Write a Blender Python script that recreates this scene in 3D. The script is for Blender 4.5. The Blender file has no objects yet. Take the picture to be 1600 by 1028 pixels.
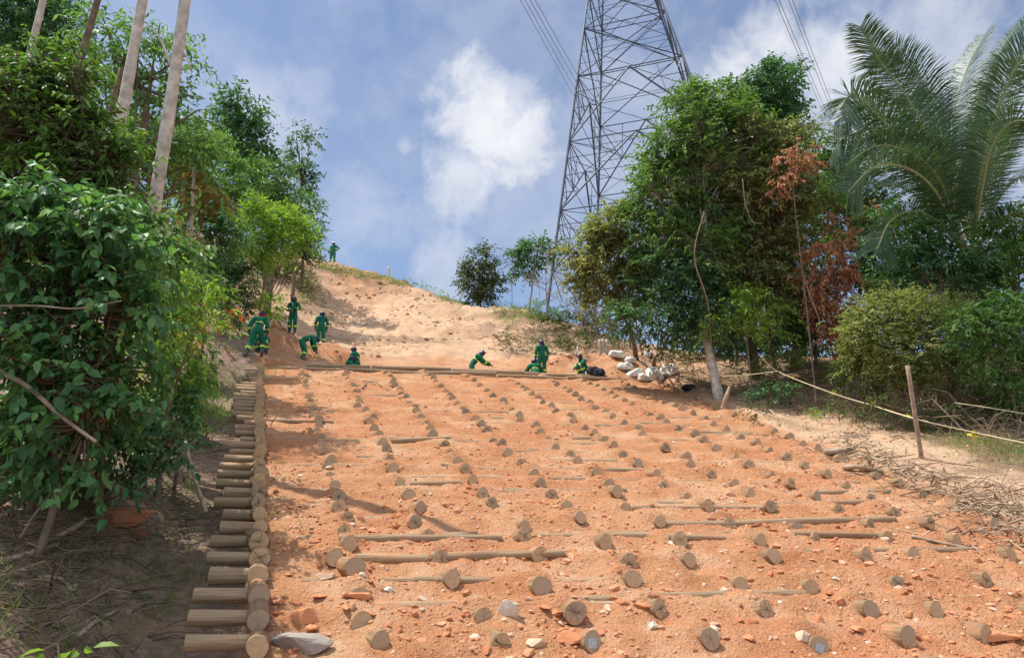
import bpy, math, random
import numpy as np
SC = bpy.context.scene
COL = SC.collection
rng = np.random.default_rng(7)
random.seed(7)
R = math.radians

# ---------------------------------------------------------------- camera, world, sun
FPX, PITCH = 1155.6, R(15.0)            # focal length in pixels of a 1600 px wide frame
cam = bpy.data.cameras.new('camera')
cam.lens = 26.0
cam.sensor_width = 36.0
cam.clip_start, cam.clip_end = 0.05, 3000
camo = bpy.data.objects.new('camera', cam)
COL.objects.link(camo)
camo.location = (0, 0, 0)
camo.rotation_euler = (R(90) + PITCH, 0, 0)
SC.camera = camo

SUN_EL, SUN_AZ = R(65), R(-80)          # azimuth from +Y towards +X
sd = np.array([math.sin(SUN_AZ)*math.cos(SUN_EL), math.cos(SUN_AZ)*math.cos(SUN_EL), math.sin(SUN_EL)])
sun = bpy.data.lights.new('sun', 'SUN')
sun.energy, sun.angle, sun.color = 4.6, R(0.5), (1.0, 0.95, 0.87)
suno = bpy.data.objects.new('sun', sun)
COL.objects.link(suno)
from mathutils import Vector
suno.rotation_euler = Vector(sd).to_track_quat('Z', 'Y').to_euler()

SC.view_settings.view_transform = 'Standard'
SC.view_settings.look = 'None'
SC.view_settings.gamma = 1
SC.view_settings.exposure = 0.42
SC.cycles.max_bounces = 6
SC.cycles.diffuse_bounces = 3
SC.cycles.transparent_max_bounces = 4

def P(px, py, d):
    """point seen at pixel (px, py) of the photograph, d metres in front of the camera"""
    x = (px-800)/FPX; v = (514-py)/FPX
    return d*np.array([x, math.cos(PITCH)-v*math.sin(PITCH), math.sin(PITCH)+v*math.cos(PITCH)])
def pix(p):
    p = np.asarray(p, float)
    d = p[..., 1]*math.cos(PITCH)+p[..., 2]*math.sin(PITCH)
    v = -p[..., 1]*math.sin(PITCH)+p[..., 2]*math.cos(PITCH)
    return 800+FPX*p[..., 0]/d, 514-FPX*v/d, d
def unit(v): return np.asarray(v, float)/max(np.linalg.norm(v), 1e-9)

world = bpy.data.worlds.new('World')
SC.world = world
world.use_nodes = True
nt = world.node_tree
nt.nodes.clear()
def N(nt, typ, **kw):
    n = nt.nodes.new(typ)
    for k, v in kw.items():
        if k.startswith('_'): setattr(n, k[1:], v)
        else: n.inputs[k.replace('~', ' ')].default_value = v
    return n
out = N(nt, 'ShaderNodeOutputWorld')
bg = N(nt, 'ShaderNodeBackground', Strength=0.10)
sky = N(nt, 'ShaderNodeTexSky', _sky_type='NISHITA', _sun_disc=False, _sun_elevation=SUN_EL, _sun_rotation=SUN_AZ,
        _air_density=1.0, _dust_density=1.0, _ozone_density=2.0)
tc = N(nt, 'ShaderNodeTexCoord')
def mth(nt, op, a, b=None, c=None, clamp=False):
    n = nt.nodes.new('ShaderNodeMath'); n.operation = op; n.use_clamp = clamp
    for i, v in enumerate((a, b, c)):
        if v is None: continue
        if isinstance(v, (int, float)): n.inputs[i].default_value = v
        else: nt.links.new(v, n.inputs[i])
    return n.outputs[0]
def mixc(nt, fac, a, b, blend='MIX'):
    n = nt.nodes.new('ShaderNodeMix'); n.data_type = 'RGBA'; n.blend_type = blend
    for i, v in ((0, fac), (6, a), (7, b)):
        if isinstance(v, (int, float)): n.inputs[i].default_value = v
        elif isinstance(v, (tuple, list)): n.inputs[i].default_value = tuple(v)+((1,) if len(v) == 3 else ())
        else: nt.links.new(v, n.inputs[i])
    return n.outputs[2]
def noise(nt, vec, scale, detail=4, rough=.55, dist=0.0, out='Fac'):
    n = N(nt, 'ShaderNodeTexNoise', Scale=scale, Detail=detail, Roughness=rough, Distortion=dist)
    if vec is not None: nt.links.new(vec, n.inputs['Vector'])
    return n.outputs[out]
def ramp(nt, fac, stops, interp='LINEAR'):
    n = nt.nodes.new('ShaderNodeValToRGB'); n.color_ramp.interpolation = interp
    el = n.color_ramp.elements
    while len(el) < len(stops): el.new(.5)
    for e, (p, c) in zip(el, stops):
        e.position = p
        e.color = tuple(c)+(1,) if not isinstance(c, (int, float)) else (c, c, c, 1)
    nt.links.new(fac, n.inputs[0])
    return n.outputs[0]
def smooth(nt, x, lo, hi):
    n = nt.nodes.new('ShaderNodeMapRange'); n.interpolation_type = 'SMOOTHSTEP'
    nt.links.new(x, n.inputs[0]); n.inputs[1].default_value = lo; n.inputs[2].default_value = hi
    return n.outputs[0]
# clouds of the sky: soft cumulus where the photograph has them, thin veil between; unseen clouds behind the camera added for fill light
D = tc.outputs['Generated']
wobble = noise(nt, D, 5.0, 6, .6, 0.3)
fine = noise(nt, D, 16.0, 7, .62, 0.4)
cl = None
for px, py, rad, amt in ((765, 195, .085, 1.0), (715, 275, .065, .8), (800, 160, .05, .7), (830, 330, .11, .35), (1215, 70, .085, .85), (1310, 110, .16, .85),
                         (1450, 60, .20, .62), (1600, 200, .2, .6), (690, 420, .065, .6), (480, 140, .045, .35), (630, 230, .025, .5), (430, 230, .10, .45),
                         (560, 330, .14, .35), (1000, 200, .16, .40), ((.1, -.55, .8), None, .62, .95), ((-.75, -.35, .6), None, .45, .8), ((.8, -.3, .6), None, .45, .8), ((0, -.95, .3), None, .5, .7), (200, 40, .2, .2), (880, -250, .5, .25)):
    d0 = unit(P(px, py, 1)) if py is not None else unit(px)
    dt = nt.nodes.new('ShaderNodeVectorMath'); dt.operation = 'DISTANCE'
    nt.links.new(D, dt.inputs[0]); dt.inputs[1].default_value = tuple(d0)
    q = mth(nt, 'DIVIDE', dt.outputs['Value'], rad)
    q = mth(nt, 'SUBTRACT', 1.15, q)
    q = mth(nt, 'ADD', q, mth(nt, 'MULTIPLY', mth(nt, 'SUBTRACT', wobble, .5), 2.6))
    q = mth(nt, 'ADD', q, mth(nt, 'MULTIPLY', mth(nt, 'SUBTRACT', fine, .5), 1.5))
    q = mth(nt, 'MULTIPLY', smooth(nt, q, 0.0, 1.0), amt)
    cl = q if cl is None else mth(nt, 'MAXIMUM', cl, q)
veil = mth(nt, 'MULTIPLY', smooth(nt, noise(nt, D, 3.2, 5, .6, .4), .35, .75), .22)
cl = mth(nt, 'MAXIMUM', cl, veil)
cl = mth(nt, 'ADD', cl, .05, clamp=True)
shade = noise(nt, D, 9.0, 5, .6, .2)
ccol = ramp(nt, shade, [(.3, (4.4, 4.8, 5.9)), (.65, (6.9, 7.0, 7.3))])
tint = mixc(nt, 1.0, sky.outputs[0], (.95, 1.0, 1.08), 'MULTIPLY')
# unseen clouds added overhead and behind the camera, brightened to fill the shadows
spl = nt.nodes.new('ShaderNodeSeparateXYZ'); nt.links.new(D, spl.inputs[0])
back = smooth(nt, mth(nt, 'ADD', mth(nt, 'MULTIPLY', spl.outputs[1], -1.0), mth(nt, 'MULTIPLY', spl.outputs[2], .35)), -.25, .35)
gain = mth(nt, 'ADD', 1.0, mth(nt, 'MULTIPLY', back, 1.1))
cg = nt.nodes.new('ShaderNodeVectorMath'); cg.operation = 'SCALE'; nt.links.new(ccol, cg.inputs[0]); nt.links.new(gain, cg.inputs['Scale'])
skycol = mixc(nt, cl, tint, cg.outputs[0])
nt.links.new(skycol, bg.inputs['Color'])
nt.links.new(bg.outputs[0], out.inputs['Surface'])

# ---------------------------------------------------------------- materials
def new_mat(name):
    m = bpy.data.materials.new(name); m.use_nodes = True
    n = m.node_tree; b = n.nodes['Principled BSDF']
    return m, n, b
def bump(n, b, height, strength=.4, dist=.02):
    k = N(n, 'ShaderNodeBump', Strength=strength, Distance=dist)
    n.links.new(height, k.inputs['Height']); n.links.new(k.outputs[0], b.inputs['Normal'])
def objrand(n):
    return n.nodes.new('ShaderNodeObjectInfo').outputs['Random']
def mat_plain(name, col, rough=.7, metal=0.0, var=.25, scale=6.0, spec=.3, bmp=0.0):
    m, n, b = new_mat(name)
    tc = n.nodes.new('ShaderNodeTexCoord')
    f = noise(n, tc.outputs['Object'], scale, 5, .6)
    c0 = tuple(max(0, c*(1-var)) for c in col); c1 = tuple(min(1, c*(1+var)) for c in col)
    n.links.new(ramp(n, f, [(.3, c0), (.7, c1)]), b.inputs['Base Color'])
    b.inputs['Roughness'].default_value = rough; b.inputs['Metallic'].default_value = metal
    b.inputs['Specular IOR Level'].default_value = spec
    if bmp: bump(n, b, noise(n, tc.outputs['Object'], scale*3, 5, .6), bmp, .03)
    return m
def mat_leaf(name, cols, trans=.35, rough=.5, spec=.3):
    """leaf colour changes from leaf to leaf (random per mesh island)"""
    m, n, b = new_mat(name)
    g = n.nodes.new('ShaderNodeNewGeometry')
    k = len(cols)
    tc = n.nodes.new('ShaderNodeTexCoord')
    big = noise(n, tc.outputs['Object'], .9, 3, .5)
    fac = mth(n, 'ADD', mth(n, 'MULTIPLY', g.outputs['Random Per Island'], .65), mth(n, 'MULTIPLY', mth(n, 'SUBTRACT', big, .32), .85), clamp=True)
    c = ramp(n, fac, [(i/(k-1), cc) for i, cc in enumerate(cols)])
    n.links.new(c, b.inputs['Base Color'])
    b.inputs['Roughness'].default_value = rough
    b.inputs['Specular IOR Level'].default_value = spec
    t = n.nodes.new('ShaderNodeBsdfTranslucent')
    n.links.new(mixc(n, 1.0, c, (1.5, 1.6, .8), 'MULTIPLY'), t.inputs['Color'])
    mx = n.nodes.new('ShaderNodeMixShader'); mx.inputs[0].default_value = trans
    n.links.new(b.outputs[0], mx.inputs[1]); n.links.new(t.outputs[0], mx.inputs[2])
    n.links.new(mx.outputs[0], n.nodes['Material Output'].inputs['Surface'])
    return m
def mat_log(name, c0, c1, dirt=.5, axis=1):
    m, n, b = new_mat(name)
    tc = n.nodes.new('ShaderNodeTexCoord')
    mp = n.nodes.new('ShaderNodeMapping'); n.links.new(tc.outputs['Object'], mp.inputs[0])
    s = [22.0, 22.0, 22.0]; s[axis] = 1.4
    mp.inputs['Scale'].default_value = s
    r = objrand(n)
    ad = n.nodes.new('ShaderNodeVectorMath'); ad.operation = 'ADD'
    n.links.new(mp.outputs[0], ad.inputs[0])
    cm = n.nodes.new('ShaderNodeCombineXYZ')
    for i in range(3): n.links.new(mth(n, 'MULTIPLY', r, 31.0+7*i), cm.inputs[i])
    n.links.new(cm.outputs[0], ad.inputs[1])
    st = noise(n, ad.outputs[0], 1.0, 5, .6, .4)
    ad2 = n.nodes.new('ShaderNodeVectorMath'); ad2.operation = 'ADD'
    n.links.new(tc.outputs['Object'], ad2.inputs[0]); n.links.new(cm.outputs[0], ad2.inputs[1])
    pat = noise(n, ad2.outputs[0], 3.5, 5, .65)
    c = ramp(n, st, [(.25, c0), (.7, c1)])
    c = mixc(n, mth(n, 'MULTIPLY', smooth(n, pat, .45, .7), dirt), c, (.50, .225, .115))
    c = mixc(n, mth(n, 'MULTIPLY', r, .6), c, (.19, .13, .08))
    n.links.new(c, b.inputs['Base Color'])
    b.inputs['Roughness'].default_value = .85; b.inputs['Specular IOR Level'].default_value = .15
    bump(n, b, mth(n, 'ADD', st, mth(n, 'MULTIPLY', pat, .8)), .75, .03)
    return m
def mat_sawn(name):
    """end grain: rings, radial cracks and weathering in the plane of the cut (local x, z)"""
    m, n, b = new_mat(name)
    tc = n.nodes.new('ShaderNodeTexCoord')
    sp = n.nodes.new('ShaderNodeSeparateXYZ'); n.links.new(tc.outputs['Object'], sp.inputs[0])
    x, z = sp.outputs[0], sp.outputs[2]
    r = objrand(n)
    wob = noise(n, tc.outputs['Object'], 9.0, 3, .5)
    rad = mth(n, 'SQRT', mth(n, 'ADD', mth(n, 'MULTIPLY', x, x), mth(n, 'MULTIPLY', z, z)))
    ring = mth(n, 'SINE', mth(n, 'MULTIPLY', mth(n, 'ADD', rad, mth(n, 'MULTIPLY', wob, .05)), 330.0))
    ang = mth(n, 'ARCTAN2', z, x)
    # cracks: a few dark spokes, phase and number from the object's own random
    a2 = mth(n, 'ADD', mth(n, 'ADD', ang, mth(n, 'MULTIPLY', r, 6.0)), mth(n, 'MULTIPLY', mth(n, 'SUBTRACT', wob, .5), 1.3))
    cm = n.nodes.new('ShaderNodeCombineXYZ')
    n.links.new(mth(n, 'COSINE', a2), cm.inputs[0]); n.links.new(mth(n, 'SINE', a2), cm.inputs[1]); n.links.new(mth(n, 'MULTIPLY', r, 57.0), cm.inputs[2])
    spoke = noise(n, cm.outputs[0], 2.4, 2, .5)
    spoke = mth(n, 'ABSOLUTE', mth(n, 'SUBTRACT', spoke, .5))
    width = mth(n, 'MULTIPLY', mth(n, 'ADD', .0016, 0.0), 1.0)
    crack = mth(n, 'SUBTRACT', 1.0, smooth(n, mth(n, 'MULTIPLY', spoke, mth(n, 'MULTIPLY', rad, 14.0)), .004, .035))
    crack = mth(n, 'MULTIPLY', mth(n, 'MULTIPLY', crack, smooth(n, rad, .15, .06)), smooth(n, mth(n, 'FRACT', mth(n, 'MULTIPLY', r, 7.3)), .45, .85))
    pat = noise(n, tc.outputs['Object'], 14.0, 5, .7)
    c = ramp(n, mth(n, 'ADD', mth(n, 'MULTIPLY', ring, .12), pat), [(.25, (.33, .215, .12)), (.75, (.60, .43, .26))])
    c = mixc(n, smooth(n, r, .55, .8), c, mixc(n, pat, (.27, .19, .12), (.48, .37, .25)))
    c = mixc(n, mth(n, 'MULTIPLY', smooth(n, noise(n, tc.outputs['Object'], 6.0, 4, .6), .5, .75), .55), c, (.50, .24, .13))
    c = mixc(n, mth(n, 'MULTIPLY', crack, .85), c, (.045, .03, .02))
    n.links.new(c, b.inputs['Base Color'])
    b.inputs['Roughness'].default_value = .9; b.inputs['Specular IOR Level'].default_value = .1
    bump(n, b, mth(n, 'SUBTRACT', pat, mth(n, 'MULTIPLY', crack, 2.0)), .35, .01)
    return m
M = {}
M['log'] = mat_log('eucalyptus_bark', (.17, .105, .058), (.38, .245, .135), .85)
M['rail'] = mat_log('eucalyptus_rail', (.24, .16, .095), (.50, .36, .215), .75, axis=0)
M['wall_rail'] = mat_log('eucalyptus_wall_rail', (.20, .14, .085), (.50, .36, .22), .35, axis=0)
M['sawn'] = mat_sawn('sawn_wood')
M['steel'] = mat_plain('galvanised_steel', (.055, .072, .10), .5, .2, .2, .6)
M['wire'] = mat_plain('aluminium_wire', (.22, .24, .28), .5, .3, .1)
M['plate'] = mat_plain('nail_plate', (.50, .52, .52), .4, .7, .15, 40)
M['bark'] = mat_plain('tree_bark', (.17, .125, .09), .9, 0, .45, 5, .15, .6)
M['pale_bark'] = mat_plain('pale_bark', (.56, .50, .43), .85, 0, .38, 5, .15, .5)
M['dead_wood'] = mat_plain('dead_wood', (.33, .25, .175), .9, 0, .4, 6, .1, .4)
M['sack'] = mat_plain('white_sack', (.74, .73, .69), .7, 0, .14, 7, .25, .5)
M['fabric'] = mat_plain('green_workwear', (.011, .155, .085), .8, 0, .3, 9, .2, .3)
M['stripe'] = mat_plain('reflective_stripe', (.62, .80, .12), .5, 0, .1, 9)
M['skin'] = mat_plain('skin', (.17, .085, .05), .6, 0, .12, 9)
M['helmet'] = mat_plain('navy_helmet', (.028, .035, .085), .35, 0, .1, 3, .5)
M['white_helmet'] = mat_plain('white_helmet', (.75, .75, .74), .35, 0, .05, 3, .5)
M['boot'] = mat_plain('dusty_boot', (.13, .10, .085), .8, 0, .3, 9)
M['cloth_dark'] = mat_plain('navy_cloth', (.03, .035, .07), .9, 0, .2, 9)
M['cloth_red'] = mat_plain('red_cloth', (.34, .03, .05), .9, 0, .2, 9)
M['cloth_white'] = mat_plain('white_cloth', (.7, .7, .68), .9, 0, .1, 9)
M['rope'] = mat_plain('pale_rope', (.66, .57, .36), .8, 0, .15, 30)
M['tape'] = mat_plain('yellow_tape', (.72, .58, .04), .5, 0, .15, 12)
M['black_plastic'] = mat_plain('black_plastic', (.02, .02, .025), .6, 0, .2, 9)
def mat_rock(name, c0, c1, c2):
    m, n, b = new_mat(name)
    g = n.nodes.new('ShaderNodeNewGeometry'); tc = n.nodes.new('ShaderNodeTexCoord')
    f = mth(n, 'ADD', mth(n, 'MULTIPLY', g.outputs['Random Per Island'], .7), mth(n, 'MULTIPLY', noise(n, tc.outputs['Object'], 18, 5, .6), .4))
    n.links.new(ramp(n, f, [(.15, c0), (.72, c1), (1.0, c2)]), b.inputs['Base Color'])
    b.inputs['Roughness'].default_value = .95; b.inputs['Specular IOR Level'].default_value = .1
    bump(n, b, noise(n, tc.outputs['Object'], 45, 5, .65), .5, .01)
    return m
M['rubble'] = mat_rock('red_rubble', (.44, .17, .082), (.55, .25, .13), (.60, .42, .29))
M['clod'] = mat_rock('orange_clod', (.48, .17, .075), (.56, .25, .125), (.62, .36, .22))
M['pale_rock'] = mat_rock('pale_rock', (.50, .40, .31), (.66, .58, .48), (.74, .68, .6))
M['buff_rock'] = mat_rock('buff_rock', (.46, .30, .20), (.58, .42, .30), (.66, .55, .44))
M['grey_rock'] = mat_rock('grey_rock', (.22, .185, .16), (.33, .28, .24), (.42, .36, .31))
M['roots'] = mat_rock('dead_roots', (.09, .062, .042), (.20, .145, .10), (.38, .29, .20))
M['litter'] = mat_rock('twig_litter', (.20, .14, .095), (.36, .265, .18), (.56, .45, .32))
# leaves
G = lambda *a: a
M['leaf_big'] = mat_leaf('broad_leaf', [(0.034, 0.096, 0.041), (0.062, 0.165, 0.058), (0.113, 0.253, 0.077), (0.255, 0.422, 0.104)], .32, .5, .3)
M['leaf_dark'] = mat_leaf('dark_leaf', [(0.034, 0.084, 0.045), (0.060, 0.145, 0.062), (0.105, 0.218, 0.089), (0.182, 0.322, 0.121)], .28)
M['leaf_mid'] = mat_leaf('mid_leaf', [(0.049, 0.118, 0.046), (0.096, 0.200, 0.062), (0.164, 0.295, 0.085), (0.300, 0.407, 0.128)], .33)
M['leaf_fresh'] = mat_leaf('fresh_leaf', [(.045, .105, .024), (.08, .165, .034), (.125, .23, .046), (.20, .32, .06)], .36)
M['leaf_light'] = mat_leaf('light_leaf', [(0.085, 0.168, 0.031), (0.159, 0.279, 0.047), (0.263, 0.391, 0.066), (0.393, 0.502, 0.097)], .42)
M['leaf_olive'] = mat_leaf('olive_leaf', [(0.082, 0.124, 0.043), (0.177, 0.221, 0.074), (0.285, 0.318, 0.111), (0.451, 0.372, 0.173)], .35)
M['leaf_brown'] = mat_leaf('dead_leaf', [(.24, .10, .06), (.40, .18, .10), (.52, .27, .16), (.58, .36, .23)], .2, .8, .15)
M['leaf_mixed'] = mat_leaf('mixed_leaf', [(0.057, 0.040, 0.023), (0.057, 0.098, 0.029), (0.086, 0.132, 0.040), (0.196, 0.132, 0.069)], .3)
M['leaf_bronze'] = mat_leaf('bronze_leaf', [(0.034, 0.052, 0.017), (0.075, 0.081, 0.025), (0.138, 0.115, 0.046), (0.196, 0.149, 0.069)], .35)
M['palm'] = mat_leaf('palm_leaflet', [(.026, .058, .034), (.044, .09, .05), (.07, .125, .07), (.12, .185, .105)], .2, .45, .35)
M['grass'] = mat_leaf('grass_blade', [(.06, .10, .025), (.10, .17, .035), (.17, .24, .06), (.30, .27, .12)], .35, .6, .2)

# ---------------------------------------------------------------- mesh helpers
def mesh_np(name, V, Fs, mats, mi=None, smooth=True):
    V = np.asarray(V, np.float32)
    me = bpy.data.meshes.new(name)
    me.vertices.add(len(V)); me.vertices.foreach_set('co', V.ravel())
    Fs = [np.asarray(f, np.int32) for f in Fs if len(f)]
    loops = np.concatenate([f.ravel() for f in Fs])
    tot = np.concatenate([np.full(len(f), f.shape[1], np.int32) for f in Fs])
    start = np.concatenate([[0], np.cumsum(tot)[:-1]]).astype(np.int32)
    me.loops.add(len(loops)); me.loops.foreach_set('vertex_index', loops)
    me.polygons.add(len(tot)); me.polygons.foreach_set('loop_start', start); me.polygons.foreach_set('loop_total', tot)
    me.polygons.foreach_set('use_smooth', np.full(len(tot), smooth))
    for m in mats: me.materials.append(m)
    if mi is not None: me.polygons.foreach_set('material_index', np.asarray(mi, np.int32))
    me.update(calc_edges=True); me.validate()
    return me
class Geo:
    """collects vertices and faces; build() links them as ONE mesh object"""
    def __init__(s): s.V = []; s.F = {3: [], 4: []}; s.Mi = {3: [], 4: []}; s.n = 0
    def add(s, V, F, mat=0):
        V = np.asarray(V, float)
        for f in (F if isinstance(F, list) else [F]):
            f = np.asarray(f, int)
            if len(f) == 0: continue
            s.F[f.shape[1]].append(f+s.n); s.Mi[f.shape[1]].append(np.full(len(f), mat))
        s.V.append(V); s.n += len(V)
    def mesh(s, name, mats, smooth=True):
        mats = mats if isinstance(mats, list) else [mats]
        Fs = [np.concatenate(s.F[k]) for k in (3, 4) if s.F[k]]
        mi = np.concatenate([np.concatenate(s.Mi[k]) for k in (3, 4) if s.F[k]])
        return mesh_np(name, np.concatenate(s.V), Fs, mats, mi, smooth)
    def build(s, name, mats, parent=None, smooth=True, loc=None):
        if loc is not None: s.V = [v-np.asarray(loc) for v in s.V]
        o = bpy.data.objects.new(name, s.mesh(name, mats, smooth)); COL.objects.link(o)
        if parent is not None: o.parent = parent
        elif loc is not None: o.location = tuple(loc)
        return o
def tag(o, label=None, cat=None, group=None, kind=None):
    if label: o['label'] = label
    if cat: o['category'] = cat
    if group: o['group'] = group
    if kind: o['kind'] = kind
    return o
def thing(name, label, cat, loc=(0, 0, 0), group=None, rotz=0):
    o = bpy.data.objects.new(name, None); COL.objects.link(o)
    o.empty_display_size = .2
    o.location = tuple(float(c) for c in loc); o.rotation_euler = (0, 0, rotz)
    return tag(o, label, cat, group)
def tube(pts, rad, sides=6, cap=True):
    pts = np.asarray(pts, float); n = len(pts)
    rad = np.broadcast_to(np.asarray(rad, float), (n,)) if np.ndim(rad) < 1 or len(np.atleast_1d(rad)) != n else np.asarray(rad, float)
    T = np.gradient(pts, axis=0); T /= np.linalg.norm(T, axis=1)[:, None]+1e-9
    ref = np.array([0, 0, 1.]) if abs(T[:, 2]).mean() < .8 else np.array([1., 0, 0])
    A = np.cross(T, ref); A /= np.linalg.norm(A, axis=1)[:, None]+1e-9
    B = np.cross(T, A)
    th = np.arange(sides)*2*np.pi/sides
    V = (pts[:, None, :]+rad[:, None, None]*(np.cos(th)[None, :, None]*A[:, None, :]+np.sin(th)[None, :, None]*B[:, None, :])).reshape(-1, 3)
    i = np.arange(n-1)[:, None]*sides; j = np.arange(sides)[None, :]; k = (j+1) % sides
    F = np.stack([i+j, i+k, i+sides+k, i+sides+j], -1).reshape(-1, 4)
    out = [F]
    if cap:
        V = np.concatenate([V, pts[:1], pts[-1:]]); c0, c1 = n*sides, n*sides+1
        j = np.arange(sides); k = (j+1) % sides
        out.append(np.concatenate([np.stack([np.full(sides, c0), k, j], -1), np.stack([np.full(sides, c1), (n-1)*sides+j, (n-1)*sides+k], -1)]))
    return V, out
def bez(pts, n=14):
    """smooth curve through the given points (Catmull-Rom)"""
    p = np.asarray(pts, float); p = np.vstack([2*p[0]-p[1], p, 2*p[-1]-p[-2]])
    out = []
    seg = len(p)-3
    for s in range(seg):
        t = np.linspace(0, 1, max(2, n//seg+1), endpoint=(s == seg-1))[:, None]
        a, b, c, d = p[s:s+4]
        out.append(.5*((2*b)+(-a+c)*t+(2*a-5*b+4*c-d)*t**2+(-a+3*b-3*c+d)*t**3))
    return np.concatenate(out)
def ico(sub=1):
    t = (1+5**.5)/2
    v = [(-1, t, 0), (1, t, 0), (-1, -t, 0), (1, -t, 0), (0, -1, t), (0, 1, t), (0, -1, -t), (0, 1, -t), (t, 0, -1), (t, 0, 1), (-t, 0, -1), (-t, 0, 1)]
    f = [(0, 11, 5), (0, 5, 1), (0, 1, 7), (0, 7, 10), (0, 10, 11), (1, 5, 9), (5, 11, 4), (11, 10, 2), (10, 7, 6), (7, 1, 8), (3, 9, 4), (3, 4, 2), (3, 2, 6), (3, 6, 8), (3, 8, 9), (4, 9, 5), (2, 4, 11), (6, 2, 10), (8, 6, 7), (9, 8, 1)]
    v = [unit(q) for q in v]
    for _ in range(sub-1):
        cache = {}; nf = []
        def mid(a, b):
            k = (min(a, b), max(a, b))
            if k not in cache: cache[k] = len(v); v.append(unit((v[a]+v[b])/2))
            return cache[k]
        for a, b, c in f:
            ab, bc, ca = mid(a, b), mid(b, c), mid(c, a)
            nf += [(a, ab, ca), (b, bc, ab), (c, ca, bc), (ab, bc, ca)]
        f = nf
    return np.array(v), np.array(f)
# value noise
def vnoise(x, y, seed=0):
    xi = np.floor(x).astype(np.int64); yi = np.floor(y).astype(np.int64)
    xf = x-xi; yf = y-yi
    u = xf*xf*xf*(xf*(xf*6-15)+10); v = yf*yf*yf*(yf*(yf*6-15)+10)
    def h(a, b):
        n = (a*374761393+b*668265263+seed*1442695041) & 0xffffffff
        n = ((n ^ (n >> 13))*1274126177) & 0xffffffff
        return ((n ^ (n >> 16)) & 0xffff)/65535.0
    return ((h(xi, yi)*(1-u)+h(xi+1, yi)*u)*(1-v)+(h(xi, yi+1)*(1-u)+h(xi+1, yi+1)*u)*v)*2-1
def fbm(x, y, sc, oct=4, seed=0, gain=.5):
    a, s, t = 0., 1., 0.
    for o in range(oct):
        a = a+s*vnoise(x*sc*2**o, y*sc*2**o, seed+o); t += s; s *= gain
    return a/t
def sstep(x, a, b):
    t = np.clip((x-a)/(b-a), 0, 1); return t*t*(3-2*t)

# ---------------------------------------------------------------- terrain
A0 = P(400, 1003, 7.5); B0 = P(404, 587, 26)
WV = B0-A0; UV = np.array([math.cos(R(10.5)), math.sin(R(10.5)), 0])
NV = np.cross(UV, WV); NV /= np.linalg.norm(NV)
def onplane(px, py):
    r = P(px, py, 1); return r*(A0@NV)/(r@NV)
def zplane(x, y): return (A0@NV-NV[0]*x-NV[1]*y)/NV[2]
TL, BL, TR = onplane(404, 572), onplane(394, 1000), onplane(1012, 592)
TR2 = onplane(1454, 780)
# plan coordinates of the timber slope: s along the rows, t up the slope
u2, w2 = UV[:2], (TL-BL)[:2]
Minv = np.linalg.inv(np.stack([u2, w2], 1))
def st(x, y):
    q = np.stack([x-BL[0], y-BL[1]], 0)
    return Minv[0, 0]*q[0]+Minv[0, 1]*q[1], Minv[1, 0]*q[0]+Minv[1, 1]*q[1]
sTR, tTR = st(*TR[:2]); sB, tB = st(*TR2[:2])
def s_right(t): return sB+(sTR-sB)*(t-tB)/(tTR-tB)
ROWS, COLS, WROWS = 28, 11, 38
ctrl = []
def cp(px, py, d): ctrl.append(P(px, py, d))
def cplane(px, py, dz=0, k=1.0):
    q = onplane(px, py)*k; q = q.copy(); q[2] += dz; ctrl.append(q)
for px, py in ((395, 1028), (397, 800), (404, 640), (600, 1028), (800, 1028), (600, 800), (800, 800), (1000, 800), (600, 640), (800, 640), (1000, 640), (1300, 800), (1600, 1028), (1400, 900), (1100, 1028), (1600, 900)):
    cplane(px, py)
for q in ((0, 2, -1.6), (-6, 1, -1.5), (6, 2, -1.7), (-2, 5, -1.6), (4, 5, -1.65), (12, 3, -1.5), (18, 8, -.8), (-14, 0, -1), (0, -8, -2), (-15, -8, -1.5), (15, -8, -2)): ctrl.append(np.array(q, float))
# left hollow and hillside
for a in ((100, 1028, 6.3), (250, 1010, 7.2), (60, 940, 7.6), (290, 900, 8.6), (270, 850, 9.6), (180, 815, 10), (100, 830, 9.6), (0, 860, 8.6), (325, 770, 11.6), (250, 735, 13.0), (150, 750, 11.5), (345, 665, 17), (375, 590, 24), (390, 556, 28)): cp(*a)
for q in ((-10, 10, .6), (-14, 14, 2.2), (-14, 20, 4.0), (-19, 25, 8), (-24, 32, 12.5), (-30, 55, 24), (-34, 30, 15), (-26, 12, 4), (-16, 4, 0), (-45, 45, 24), (-20, 45, 17.5), (-17, 38, 12.5)): ctrl.append(np.array(q, float))
# terrace behind the top log, mound at its left end
for a in ((440, 552, 32), (500, 552, 34), (590, 585, 30), (740, 596, 30), (850, 600, 30.5), (920, 592, 31)): cp(*a)
# cut bank
for a in ((480, 520, 40), (600, 550, 35.5), (740, 560, 35), (850, 562, 35), (915, 562, 35), (540, 470, 50), (640, 500, 45), (750, 520, 41), (850, 530, 39)): cp(*a)
crest = [(430, 408, 62), (500, 417, 62), (560, 425, 61), (610, 438, 60), (660, 457, 57), (700, 467, 54), (750, 482, 50), (800, 488, 48), (850, 494, 46), (900, 512, 43), (950, 528, 40), (1000, 542, 37), (1060, 550, 35), (1120, 558, 33), (1200, 558, 32), (1300, 560, 31), (1400, 555, 30), (1500, 548, 30), (1600, 540, 30), (1750, 540, 30)]
for a in crest:
    cp(*a)
    q = P(*a); k = unit(q[:2]); ctrl.append(np.array([q[0]+k[0]*14, q[1]+k[1]*14, q[2]-3.0])); ctrl.append(np.array([q[0]+k[0]*60, q[1]+k[1]*60, q[2]-16.0]))
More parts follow.
